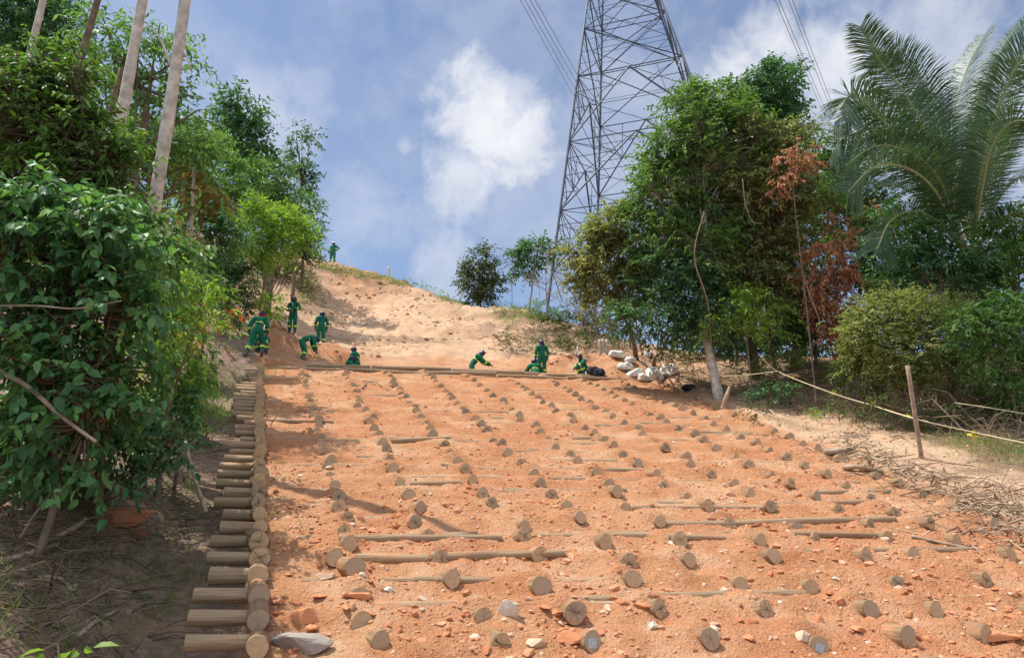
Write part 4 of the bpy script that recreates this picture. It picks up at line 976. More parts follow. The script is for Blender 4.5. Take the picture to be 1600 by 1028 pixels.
# big-leaved sapling crown
def big_leaf_rosette(root_label, pts, L, W, mat, name, cat, base, root=None):
    root = root or thing(name, root_label, cat, base)
    base = np.array(root.location)
    for i, (px, py, d, n) in enumerate(pts):
        c = P(px, py, d); g = np.random.default_rng(500+i); G_ = Geo()
        a = np.arange(n)*2*np.pi/n+g.uniform(0, 1)
        dd = np.stack([np.cos(a), np.sin(a), g.uniform(-.55, .05, n)], -1)
        V, F = leaf_arrays(np.repeat(c[None], n, 0)+dd*.06, dd, np.array([0, 0, 1.])+g.normal(size=(n, 3))*.15, L*g.uniform(.7, 1.15, n), W*g.uniform(.8, 1.1, n), True, .35, .1)
        G_.add(V, F); G_.build('leaf_whorl', M[mat], root, False, base)
    return root
bs = P(298, 320, 19)
big_leaf_rosette('huge bronze green leaves spreading from the thin pale sapling on the left hillside', [(300, 265, 19, 9), (318, 285, 19.2, 9), (335, 300, 18.8, 8), (285, 300, 19.1, 8), (270, 330, 19, 8), (310, 325, 18.8, 8), (300, 365, 19.2, 7), (345, 315, 19, 6)], .55, .22, 'leaf_bronze', 'sapling', 'sapling', bs, sap)
bp = hit(1545, 560)
big_leaf_rosette('large leaved pale green plant in front of the palm trunk base', [(1540, 470, 20, 7), (1562, 455, 20, 8), (1580, 470, 20.2, 7), (1520, 480, 20, 6), (1560, 490, 19.8, 7), (1590, 490, 20, 6)], .42, .26, 'leaf_mid', 'large_leaf_plant', 'plant', bp)
plant('sapling', 'single broad leaf seedling in the bottom left corner', 'plant', [(92, 1016, 16)], 6.0, 'leaf_light', .16, .10, None, .006, dens=.12, full=True, seed=77, droop=.2, per=5, limbs=False, **SHR)
# leafless dead saplings
def bare_sapling(px, py, d, h, label, seed, spread=.5, name='dead_sapling', r=.03, bark='dead_wood', n=9, lean=0.0):
    b = P(px, py, d); b[2] = g1(b[0], b[1]); g = np.random.default_rng(seed)
    G_ = Geo(); top = b+np.array([lean*h, 0, h])
    pts = bez([b-np.array([0, 0, .2]), b+(top-b)*.5+g.normal(size=3)*.05*h, top], 12); v, f = tube(pts, np.linspace(r, r*.3, len(pts)), 6); G_.add(v, f)
    for i in range(n):
        k = g.integers(3, len(pts)-1); s = pts[k]; e = s+np.array([g.normal()*spread*h*.5, g.normal()*spread*h*.5, g.uniform(.1, .4)*h])
        m = (s+e)/2+g.normal(size=3)*.06*h
        q = bez([s, m, e], 7); v, f = tube(q, np.linspace(r*.45, r*.12, len(q)), 4); G_.add(v, f)
        for _ in range(2):
            s2 = q[g.integers(2, len(q))]; e2 = s2+g.normal(size=3)*.13*h+np.array([0, 0, .1*h]); v, f = tube(np.array([s2, (s2+e2)/2+g.normal(size=3)*.01*h, e2]), np.array([r*.2, r*.14, r*.08]), 3, False); G_.add(v, f)
    o = G_.build(name, M[bark], None, True, b)
    return tag(o, label, 'tree')
bare_sapling(858, 490, 46, 4.8, 'grey leafless sapling standing before the tower foot', 5, r=.05, n=14)
bare_sapling(840, 488, 46, 3.2, 'thin bare sapling left of the tower foot', 6, n=8)
bare_sapling(800, 486, 47, 3.6, 'bare twiggy sapling between the ridge bush and the small round tree', 7, n=9)
bare_sapling(915, 520, 40, 3.6, 'tangled pale dead shrub at the left foot of the yellow green tree', 8, r=.05, n=26, spread=.8)
bare_sapling(935, 535, 38, 2.4, 'low pale dead shrub above the sacks', 9, r=.04, n=20, spread=.9)
for i, (px, py, d, h, rr_) in enumerate(((968, 548, 36, 4.5, .06), (985, 548, 37, 4.5, .07), (1003, 546, 36, 4.0, .05), (1052, 552, 34, 4.5, .07), (1075, 556, 33, 3.6, .05), (1150, 565, 31, 4, .06), (1212, 575, 29, 4, .09), (1275, 580, 29, 4.2, .07), (1310, 585, 28, 3.5, .05))):
    bare_sapling(px, py, d, h, 'slim dark stem standing in the shade under the right thicket', 20+i, .25, 'slim_stem', rr_, 'bark', 4)
    COL.objects[-1]['group'] = 'slim stems under the right thicket'
def vine(pts, r, label, bark='dead_wood', cat='vine', name='hanging_vine', group=None):
    p3 = [P(*p) for p in pts]; b = p3[0]; q = bez(p3, 24); G_ = Geo(); v, f = tube(q, np.linspace(r, r*.55, len(q)), 6); G_.add(v, f)
    return tag(G_.build(name, M[bark], None, True, b), label, cat, group)
vine([(1160, 280, 25.5), (1165, 320, 25.3), (1175, 345, 25.3), (1190, 350, 25.2)], .02, 'pale looping vine in front of the tallest right tree')
vine([(1100, 330, 26), (1085, 400, 25.6), (1105, 470, 25.5), (1112, 540, 25.8)], .025, 'long thin vine hanging down the tallest right tree')
vine([(1255, 430, 24.5), (1265, 460, 24.4), (1280, 500, 24.3), (1278, 520, 24.3)], .03, 'pale looped vine hanging before the dead brown curtain')
vine([(0, 580, 8.6), (45, 605, 8.5), (95, 650, 8.4), (150, 690, 8.3)], .035, 'brown branch slanting down through the vine thicket', cat='branch', name='slanting_branch')
vine([(0, 478, 8.6), (60, 478, 8.4), (120, 482, 8.4), (190, 470, 8.6)], .012, 'thin pale stem running level across the vine thicket', cat='branch', name='level_stem')
# leaning dead poles and sticks of the hollow
def stick(pts, r, label, group=None, bark='dead_wood', lift=None, cat='branch', name='dead_branch'):
    q3 = []
    for p in pts:
        h = hit(p[0], p[1]); h[2] += (p[2] if len(p) > 2 else r*.5); q3.append(h)
    q = bez(q3, 16); G_ = Geo(); v, f = tube(q, np.linspace(r, r*.6, len(q))*(1+.08*np.random.default_rng(len(pts)).normal(size=len(q))), 8); G_.add(v, f)
    return tag(G_.build(name, M[bark], None, True, q3[0]), label, cat, group)
vine([(322, 800, 10.6), (305, 750, 11.0), (292, 700, 11.8), (288, 680, 12.2)], .035, 'pale dead pole leaning beside the middle of the side wall', cat='branch', name='leaning_pole')
stick([(0, 885, .05), (50, 872, .06), (90, 858, .05)], .04, 'thick dead branch at the left edge pointing to the slab boulder')
stick([(60, 905), (95, 910), (112, 925), (118, 915)], .03, 'crooked dead branch with a hooked end left of the bare dirt')
stick([(75, 850, .05), (110, 838, .08), (132, 825, .1)], .045, 'stout dead branch meeting the left end of the slab boulder')
vine([(27, 848, 9.0), (50, 810, 9.1), (75, 776, 9.4)], .02, 'thin straight stick leaning in the roots at the left', cat='branch', name='leaning_stick')
stick([(150, 785, .25), (158, 765, .35), (162, 745, .5)], .06, 'pale broken stump rising behind the slab boulder', cat='stump', name='broken_stump')
stick([(120, 1000), (150, 975), (185, 955)], .03, 'dead root lying along the bare shaded dirt')
stick([(205, 780, .1), (215, 755, .2), (205, 735, .3)], .05, 'short grey root stump in the shade right of the thicket', cat='stump', name='broken_stump')
stick([(1425, 842, .03), (1480, 853, .03), (1530, 862, .03)], .03, 'thin crooked stick lying on the right of the red slope')
stick([(560, 612, .05), (580, 600, .08), (610, 612, .05)], .03, 'thin bent stick lying high on the red slope')
stick([(1290, 712, .08), (1310, 715, .12), (1335, 705, .08)], .09, 'rotting log lying at the sandy edge below the path', cat='log', name='rotten_log')
stick([(1320, 735, .05), (1345, 738, .1), (1380, 742, .05)], .07, 'weathered root chunk below the rotting log', cat='log', name='rotten_log')
stick([(1198, 640, .05), (1210, 652, .1), (1218, 668, .05)], .04, 'pale curved stick on the sandy path')
vine([(1130, 640, 24), (1135, 620, 24), (1140, 605, 24.2)], .10, 'pale stub leaning on the whitish trunk', cat='stump', name='leaning_stub')
# tangles of twigs, roots and litter nobody could count
def twigs(name, label, n, sampler, lens, rads, seed, mat='litter', up=.25):
    g = np.random.default_rng(seed); G_ = Geo(); q = sampler(g, n); z = ground(q[:, 0], q[:, 1])
    for i in range(len(q)):
        L = lens(g); a = g.uniform(0, 6.28); e = g.normal()*up
        d = np.array([math.cos(a), math.sin(a), abs(e)]); b = np.array([q[i, 0], q[i, 1], z[i]+.01])
        m = b+d*L*.5+g.normal(size=3)*L*.10; t = b+d*L+np.array([0, 0, -abs(e)*L*.5]); t[2] = max(t[2], g1(t[0], t[1])+.005) if L > .5 else t[2]
        r = rads(g); v, f = tube(np.array([b, m, t]), np.array([r, r*.8, r*.4]), 4, False); G_.add(v, f)
    return tag(G_.build(name, M[mat], None, True), label, 'litter', None, 'stuff')
def box_px(pts, seedoff=0):
    P2 = np.array([hit(*p)[:2] for p in pts])
    def f(g, n):
        k = g.integers(len(P2), size=n); return P2[k]+g.normal(size=(n, 2))*.6
    return f
twigs('root_tangle', 'tangle of dead roots, twigs and dry grass on the shaded dirt at lower left', 1500, box_px([(20, 900), (60, 930), (30, 960), (90, 890), (50, 860), (110, 870), (140, 860), (20, 1000), (90, 950), (240, 790), (270, 770), (300, 740), (220, 770), (310, 700), (330, 680), (180, 790), (120, 800), (60, 820), (270, 800)]), lambda g: g.uniform(.12, .9), lambda g: .003+.009*g.random()**2, 71, 'roots', up=.35)
twigs('brush_pile', 'brown pile of cut brush and dead twigs below the right thicket', 1700, box_px([(1470, 620), (1500, 640), (1530, 650), (1560, 660), (1590, 650), (1450, 640), (1480, 660), (1540, 630), (1580, 620), (1420, 640), (1400, 620), (1380, 640), (1520, 670), (1590, 690), (1360, 660), (1330, 640)]), lambda g: g.uniform(.2, 1.3), lambda g: .004+.012*g.random()**2, 72, up=.7)
twigs('wood_chips', 'heap of chopped twigs and wood chips at the right edge of the slope', 850, box_px([(1560, 800), (1590, 810), (1540, 790), (1575, 830), (1600, 790), (1510, 775), (1590, 840), (1470, 760), (1440, 745), (1400, 735), (1360, 720), (1330, 700)]), lambda g: g.uniform(.12, .7), lambda g: .006+.016*g.random()**2, 73, up=.3)
twigs('dry_litter', 'dry twigs and leaf litter along the bank foot and under the right thicket', 1600, box_px([(1090, 600), (1120, 590), (1060, 580), (1150, 620), (1180, 600), (1210, 630), (1240, 600), (1290, 610), (1320, 620), (900, 555), (860, 520), (890, 525), (920, 530), (950, 535), (830, 520), (800, 530), (980, 550), (940, 550), (1000, 560), (1040, 565), (1260, 590), (1330, 600), (860, 540)]), lambda g: g.uniform(.2, 1.1), lambda g: .006+.014*g.random()**2, 74, up=.4)
def grass(name, label, n, sampler, h, seed, mat='grass', w=.012):
    g = np.random.default_rng(seed); q = sampler(g, n); z = ground(q[:, 0], q[:, 1]); m = len(q)
    pos = np.c_[q, z]; a = g.uniform(0, 6.28, m); tilt = g.uniform(.1, .9, m)
    d = np.stack([np.cos(a)*tilt, np.sin(a)*tilt, np.ones(m)], -1)
    nr_ = np.stack([-np.cos(a), -np.sin(a), tilt], -1)
    hh = h*g.uniform(.5, 1.3, m)
    V, F = leaf_arrays(pos, d, nr_, hh, np.full(m, w)*g.uniform(.6, 1.4, m), True, .45, .1); G_ = Geo(); G_.add(V, F)
    return tag(G_.build(name, M[mat], None, False), label, 'grass', None, 'stuff')
grass('grass', 'green and straw grass growing along the hollow beside the side wall', 2600, box_px([(345, 620), (360, 600), (370, 640), (350, 650), (335, 660), (375, 610), (385, 590), (250, 800), (300, 780), (195, 850), (150, 930), (200, 920), (30, 960), (50, 985), (310, 910)]), .26, 81)
grass('grass', 'green grass strip at the far right edge under the brush pile', 1800, box_px([(1560, 705), (1590, 710), (1540, 695), (1600, 700), (1510, 680), (1470, 670)]), .22, 82)
grass('dry_grass', 'dry straw grass along the ridge and the upper bank', 2600, box_px([(505, 420), (530, 425), (560, 430), (590, 436), (620, 445), (700, 470), (720, 475), (790, 490), (830, 494), (470, 440), (480, 470), (860, 500)]), .35, 83, w=.03)
# ---------------------------------------------------------------- palm
def palm():
    base = P(1512, 440, 25); base[2] = g1(base[0], base[1])
    root = thing('palm_tree', 'large palm with long arching feather fronds at the right edge', 'palm', base)
    heart = P(1514, 385, 25)
    G_ = Geo(); pts = bez([base-np.array([0, 0, .3]), (base+heart)/2+np.array([.05, 0, 0]), heart], 16)
    g = np.random.default_rng(5)
    v, f = tube(pts, np.linspace(.24, .20, len(pts))*(1+.10*g.normal(size=len(pts))), 12); G_.add(v, f)
    for i in range(60):                       # old leaf bases
        k = g.integers(4, len(pts)); a = g.uniform(0, 6.28); o_ = np.array([math.cos(a), math.sin(a), 0]); s = pts[k]+o_*.15
        v, f = tube(np.array([s, s+o_*.18+np.array([0, 0, .25]), s+o_*.22+np.array([0, 0, .55+.3*g.random()])]), np.array([.05, .035, .012]), 5); G_.add(v, f)
    G_.build('trunk', M['dead_wood'], root, True, base)
    fr = [ # pixel control points with depth offsets from 25 m
        [(1505, 380, 0), (1478, 280, 0), (1425, 165, -.3), (1375, 95, -.6), (1345, 42, -1.0)],
        [(1505, 380, .3), (1465, 290, .4), (1405, 205, .6), (1350, 165, 1.0), (1305, 190, 1.4)],
        [(1508, 385, -.4), (1455, 280, -1), (1390, 200, -1.6), (1335, 150, -2.2), (1312, 170, -2.5)],
        [(1500, 385, 0), (1440, 250, .6), (1375, 205, 1.3), (1320, 215, 1.9), (1296, 250, 2.2)],
        [(1498, 375, -.6), (1470, 285, -1.4), (1425, 240, -2.1), (1370, 228, -2.7), (1322, 258, -3.1)],
        [(1512, 370, 0), (1492, 270, .8), (1488, 190, 1.4), (1510, 110, 2.0), (1538, 55, 2.4)],
        [(1515, 370, .4), (1522, 230, 1.2), (1535, 140, 1.8), (1570, 70, 2.4), (1612, 18, 2.8)],
        [(1518, 370, -.5), (1535, 260, -1.2), (1560, 170, -1.8), (1592, 100, -2.4), (1645, 60, -2.8)],
        [(1520, 380, -.6), (1532, 310, -1.8), (1550, 230, -2.8), (1585, 190, -3.6), (1640, 200, -4.2)],
        [(1518, 380, .6), (1560, 270, 1.2), (1600, 200, 1.8), (1650, 180, 2.2), (1700, 220, 2.6)],
        [(1522, 385, .2), (1555, 320, .2), (1590, 280, .2), (1630, 280, .1), (1670, 330, 0)],
        [(1500, 388, .8), (1450, 320, 1.8), (1400, 290, 2.6), (1360, 300, 3.2), (1335, 340, 3.6)],
        [(1524, 390, -.4), (1560, 350, -.9), (1590, 335, -1.4), (1625, 360, -1.8), (1645, 420, -2.0)],
        [(1512, 375, .8), (1505, 290, 2.2), (1470, 220, 3.2), (1440, 170, 4.0), (1425, 150, 4.4)],
        [(1500, 385, -1.0), (1462, 300, -2.4), (1415, 262, -3.4), (1365, 262, -4.0), (1325, 300, -4.2)],
        [(1510, 372, .4), (1482, 250, .9), (1452, 150, 1.2), (1405, 90, 1.4), (1370, 80, 1.6)],
        [(1518, 372, -.3), (1540, 240, -.4), (1575, 130, -.4), (1615, 60, -.4), (1660, 20, -.4)],
        [(1506, 395, -.8), (1470, 350, -1.6), (1430, 330, -2.2), (1392, 345, -2.6), (1370, 390, -2.8)],
        [(1516, 375, 1.0), (1540, 280, 2.4), (1565, 220, 3.4), (1590, 190, 4.0), (1620, 190, 4.4)],
    ]
    for k, c in enumerate(fr):
        g = np.random.default_rng(300+k)
        q = bez([P(x, y, 25+d) for x, y, d in c], 48); n = len(q)
        T = np.gradient(q, axis=0); T /= np.linalg.norm(T, axis=1)[:, None]
        # stiff blade plane: its normal leans back towards the crown's axis
        up = np.array([0, 0, 1.])-T*T[:, 2:3]; back = (heart+np.array([0, 0, 3.]))-q
        nrm = up*.55+back/np.linalg.norm(back, axis=1)[:, None]*.8; nrm -= T*(nrm*T).sum(1)[:, None]; nrm /= np.linalg.norm(nrm, axis=1)[:, None]
        S = np.cross(T, nrm)
        tot = np.linalg.norm(np.diff(q, axis=0), axis=1).sum()
        m = int(tot/.038); u = np.linspace(.10, 1.0, m); idx = u*(n-1); i0 = np.clip(idx.astype(int), 0, n-2); fx = (idx-i0)[:, None]
        pos = q[i0]*(1-fx)+q[i0+1]*fx; t_ = T[i0]; s_ = S[i0]; nn_ = nrm[i0]
        G2 = Geo(); v, f = tube(q, np.linspace(.055, .008, n), 6); G2.add(v, f, 0)
        prof = np.sin((.10+.80*u)*np.pi)**.6
        for sg in (1, -1):
            L = (1.25*prof+.08)*g.uniform(.85, 1.1, m)
            dr = t_*(.30+.55*u[:, None])+s_*sg+nn_*.28+g.normal(size=(m, 3))*.07
            d = dr/np.linalg.norm(dr, axis=1)[:, None]
            keep = g.random(m) > .03
            # strip of two bent segments with a narrow base and tip, drooping
            w = .031; wv = t_*w
            dz = np.array([0, 0, -1.])
            p0 = pos; p1 = pos+d*(L*.5)[:, None]+dz*(L*.05)[:, None]; p2 = pos+d*L[:, None]*.97+dz*(L*(.22+.12*g.random(m)))[:, None]
            V = np.stack([p0-wv*.35, p0+wv*.35, p1-wv*.6, p1+wv*.6, p2], 1)[keep].reshape(-1, 3)
            i = np.arange(keep.sum())[:, None]*5
            G2.add(V, [i+np.array([[0, 1, 3, 2]]), i+np.array([[2, 3, 4]])], 1)
        G2.build('frond', [M['palm_rachis'], M['palm']], root, False, base)
    sp = Geo(); q = bez([P(1505, 380, 24.2), P(1493, 330, 24.1), P(1494, 275, 24.1), P(1500, 250, 24.0)], 14); v, f = tube(q, np.array([.09, .075, .06, .07]*20)[:len(q)], 7); sp.add(v, f)
    for i in range(40):
        k = rng.integers(3, len(q)); e = q[k]+rng.normal(size=3)*.12+np.array([0, 0, .1]); v, f = tube(np.array([q[k], e]), np.array([.012, .004]), 3, False); sp.add(v, f)
    sp.build('dry_flower_stalk', M['pale_bark'], root, True, base)
    sk = Geo()
    for i in range(26):
        a = rng.uniform(0, 6.28); s = heart+np.array([math.cos(a)*.22, math.sin(a)*.22, -.2-.8*rng.random()]); e = s+np.array([math.cos(a)*.35, math.sin(a)*.35, -.7-.6*rng.random()])
        qq = bez([s, (s+e)/2+np.array([math.cos(a)*.25, math.sin(a)*.25, .1]), e], 8); v, f = tube(qq, np.linspace(.03, .012, len(qq)), 4); sk.add(v, f)
    sk.build('dead_frond_skirt', M['dead_wood'], root, True, base)
M['palm_rachis'] = mat_plain('palm_rachis', (.30, .33, .14), .55, 0, .15, 4)
palm()

# ---------------------------------------------------------------- transmission tower and conductors
def tower():
    D0 = 75.0; K = D0/FPX
    base = P(1041, 475, D0); gz = g1(base[0], base[1])
    zb = base[2]
    root = thing('lattice_tower', 'tall grey steel lattice transmission tower rising behind the right thicket', 'tower', (base[0], base[1], gz))
    lean = R(4.3)
    ax = np.array([-math.sin(lean), 0, math.cos(lean)])
    # heights of the panel joints taken along the axis
    def hz(py):
        v = (514-py)/FPX; return base[1]*(math.sin(PITCH)+v*math.cos(PITCH))/(math.cos(PITCH)-v*math.sin(PITCH))-zb
    lev = [-3.0, hz(453), hz(360), hz(252), hz(147), hz(69), hz(8), hz(-50), hz(-115), hz(-190), hz(-280)]
    def rad(h): return max(1.6, 13.4-.237*h)
    ang = [R(a) for a in (206, -64, 26, 116)]        # left, near, right, far corners
    def corner(k, h): return base+ax*h+rad(h)*np.array([math.cos(ang[k % 4]), math.sin(ang[k % 4]), 0])
    def bar(g, a, b, w):
        v, f = tube(np.array([a, b]), np.array([w*.7, w*.7]), 4); g.add(v, f)
    for k in range(4):
        g = Geo(); hs = list(lev)
        for i in range(len(hs)-1): bar(g, corner(k, hs[i]), corner(k, hs[i+1]+.05), .17 if i < 5 else .14)
        g.build('leg', M['steel'], root, False, (base[0], base[1], gz))
    for k in range(4):
        g = Geo()
        for i in range(1, len(lev)-1):
            h0, h1 = lev[i], lev[i+1]
            a0, b0, a1, b1 = corner(k, h0), corner(k+1, h0), corner(k, h1), corner(k+1, h1)
            w = .10 if i < 6 else .085
            mid1 = (a1+b1)/2; mid0 = (a0+b0)/2
            bar(g, a1, b1, w*.95)
            def redund(p, q, leg0, leg1, n):
                """zigzag of thin members between a main diagonal p-q and the leg leg0-leg1"""
                for j in range(1, n):
                    u = j/n; x = p+(q-p)*u; y = leg0+(leg1-leg0)*u
                    bar(g, x, y, .06)
                    y2 = leg0+(leg1-leg0)*min(1, u+1/n); bar(g, x, y2, .055)
            if i <= 3:                               # big K panels
                bar(g, a0, mid1, w*1.35); bar(g, b0, mid1, w*1.35)
                redund(a0, mid1, a0, a1, 4); redund(b0, mid1, b0, b1, 4)
                q1 = a0+(mid1-a0)*.5; q2 = b0+(mid1-b0)*.5
                bar(g, q1, (a1+mid1)/2, .05); bar(g, q2, (b1+mid1)/2, .05); bar(g, q1, q2, .055)
                bar(g, q1, a1, .06); bar(g, q2, b1, .06)
            else:
                bar(g, a0, b1, w); bar(g, b0, a1, w)
                c = (a0+b1)/2*.5+(b0+a1)/2*.5
                bar(g, c, (a0+a1)/2, .045); bar(g, c, (b0+b1)/2, .045)
                for s, e in ((a0, c), (a1, c), (b0, c), (b1, c)):
                    m = (s+e)/2; leg = (a0+a1)/2 if s is a0 or s is a1 else (b0+b1)/2
                    bar(g, m, leg*.5+s*.5, .04)
        g.build('face_bracing', M['steel'], root, False, (base[0], base[1], gz))
    for i in range(1, len(lev)-1, 1):
        g = Geo(); h = lev[i+1]; m = [(corner(k, h)+corner(k+1, h))/2 for k in range(4)]
        for k in range(4): bar(g, m[k], m[(k+1) % 4], .06)
        if i % 2 == 0:
            bar(g, corner(0, h), corner(2, h), .05); bar(g, corner(1, h), corner(3, h), .05)
        g.build('plan_bracing', M['steel'], root, False, (base[0], base[1], gz))
    # foot members below the lowest joint
    for k in range(4):
        g = Geo(); a = corner(k, lev[1])
        for j in (k+1, k-1):
            m = (corner(k, lev[0])+corner(j, lev[0]))/2; bar(g, a, a*.55+m*.45+np.array([0, 0, .3]), .07); bar(g, a, a*.6+corner(j, lev[1])*.4, .06)
        g.build('foot_bracing', M['steel'], root, False, (base[0], base[1], gz))
tower()
def wire(a, b, sag, label, group, r=.03):
    p, q = P(*a), P(*b); t = np.linspace(-.12, 1, 40)[:, None]
    pts = p+(q-p)*t-np.array([0, 0, 1.])*sag*4*(t*(1-t)); G_ = Geo(); rr_ = r*np.ones(40)
    v, f = tube(pts, rr_, 5, False); G_.add(v, f)
    return tag(G_.build('power_line', M['wire'], None, True), label, 'cable', group)
for i, (x0, x1, y1) in enumerate(((813, 985, 300), (820, 992, 296), (828, 998, 292), (836, 1004, 288))):
    wire((x0, 0, 70), (x1, y1, 190), 0.6, 'thin conductor, %s from the left in the bundle passing behind the tower' % ORD[i+1], 'four conductors passing behind the tower', .035)
for i, (x0, x1, y1) in enumerate(((1211, 1318, 245), (1217, 1323, 245), (1232, 1330, 248), (1238, 1335, 248))):
    wire((x0, 0, 70), (x1, y1, 190), 0.6, 'thin conductor, %s from the left in the bundle falling toward the palm' % ORD[i+1], 'four conductors falling toward the palm', .035)

# ---------------------------------------------------------------- workers
import bmesh
def skin_mesh(verts, edges, radii, root=0, sub=2):
    bm = bmesh.new(); lay = bm.verts.layers.skin.verify()
    vs = []
    for i, (v, r) in enumerate(zip(verts, radii)):
        q = bm.verts.new(v); q[lay].radius = (r, r) if not isinstance(r, tuple) else r; q[lay].use_root = (i == root); vs.append(q)
    for a, b in edges: bm.edges.new((vs[a], vs[b]))
    me = bpy.data.meshes.new('tmp'); bm.to_mesh(me); bm.free()
    o = bpy.data.objects.new('tmp', me); COL.objects.link(o)
    m = o.modifiers.new('s', 'SKIN'); m.use_smooth_shade = True
    s = o.modifiers.new('u', 'SUBSURF'); s.levels = sub; s.render_levels = sub
    dg = bpy.context.evaluated_depsgraph_get(); dg.update()
    ev = o.evaluated_get(dg); tm = ev.to_mesh()
    V = np.empty(len(tm.vertices)*3); tm.vertices.foreach_get('co', V); V = V.reshape(-1, 3).copy()
    F = [tuple(p.vertices) for p in tm.polygons]
    Nn = np.empty(len(tm.vertices)*3); tm.vertices.foreach_get('normal', Nn); Nn = Nn.reshape(-1, 3).copy()
    ev.to_mesh_clear()
    bpy.data.objects.remove(o); bpy.data.meshes.remove(me)
    return V, F, Nn
POSE = {
 'stand': dict(pelvis=(0, 0, .95), chest=(0, .01, 1.30), neck=(0, .01, 1.46), head=(0, .03, 1.60), sh=((-.19, 0, 1.40), (.19, 0, 1.40)), el=((-.27, -.03, 1.14), (.27, -.03, 1.14)), wr=((-.25, .10, .92), (.25, .10, .92)),
               hip=((-.10, 0, .92), (.10, 0, .92)), kn=((-.12, .03, .50), (.12, .03, .50)), an=((-.13, -.01, .09), (.13, -.01, .09))),
 'pole': dict(wr=((-.06, .24, 1.12), (.06, .26, 1.02)), el=((-.29, .06, 1.14), (.29, .06, 1.14))),
 'hip': dict(wr=((-.15, .02, 1.02), (.24, .10, .92)), el=((-.42, -.06, 1.20), (.27, -.03, 1.14)), kn=((-.14, .02, .5), (.17, .03, .5)), an=((-.15, 0, .09), (.24, .02, .09))),
 'climb': dict(pelvis=(.05, 0, .95), chest=(.07, .10, 1.28), neck=(.10, .16, 1.43), head=(.11, .22, 1.56), sh=((-.12, .08, 1.39), (.26, .08, 1.39)), el=((-.26, .08, 1.14), (.34, .12, 1.14)), wr=((-.27, .16, .90), (.30, .30, .98)),
               hip=((-.06, 0, .92), (.15, 0, .92)), kn=((-.16, .05, .48), (.24, .20, .56)), an=((-.28, -.12, .02), (.22, .10, .16))),
 'bend': dict(pelvis=(0, -.12, .90), chest=(0, .22, 1.08), neck=(0, .38, 1.06), head=(0, .50, 1.00), sh=((-.19, .30, 1.06), (.19, .30, 1.06)), el=((-.22, .38, .80), (.22, .38, .80)), wr=((-.12, .48, .55), (.12, .48, .55)),
              hip=((-.10, -.12, .88), (.10, -.12, .88)), kn=((-.13, .02, .48), (.13, .02, .48)), an=((-.14, -.06, .09), (.14, -.06, .09))),
 'reach': dict(pelvis=(0, -.05, .93), chest=(0, .18, 1.22), neck=(0, .30, 1.34), head=(0, .42, 1.42), sh=((-.19, .25, 1.30), (.19, .25, 1.30)), el=((-.22, .46, 1.06), (.20, .46, 1.06)), wr=((-.09, .72, .95), (.09, .74, .95)),
               hip=((-.10, -.05, .9), (.10, -.05, .9)), kn=((-.12, .06, .5), (.12, .06, .5)), an=((-.13, -.02, .09), (.13, -.02, .09))),
 'kneel': dict(pelvis=(0, 0, .46), chest=(0, .09, .82), neck=(0, .14, .97), head=(0, .20, 1.10), sh=((-.19, .10, .92), (.19, .10, .92)), el=((-.26, .18, .68), (.26, .18, .68)), wr=((-.12, .40, .60), (.12, .40, .62)),
               hip=((-.10, 0, .43), (.10, 0, .43)), kn=((-.13, .16, .08), (.14, .38, .42)), an=((-.13, -.26, .07), (.14, .30, .07))),
 'squat': dict(pelvis=(0, -.12, .30), chest=(0, .08, .64), neck=(0, .15, .78), head=(0, .22, .91), sh=((-.19, .09, .73), (.19, .09, .73)), el=((-.30, .24, .54), (.30, .24, .54)), wr=((-.12, .42, .42), (.12, .42, .42)),
               hip=((-.10, -.12, .27), (.10, -.12, .27)), kn=((-.22, .28, .50), (.22, .28, .50)), an=((-.17, .05, .08), (.17, .05, .08))),
}
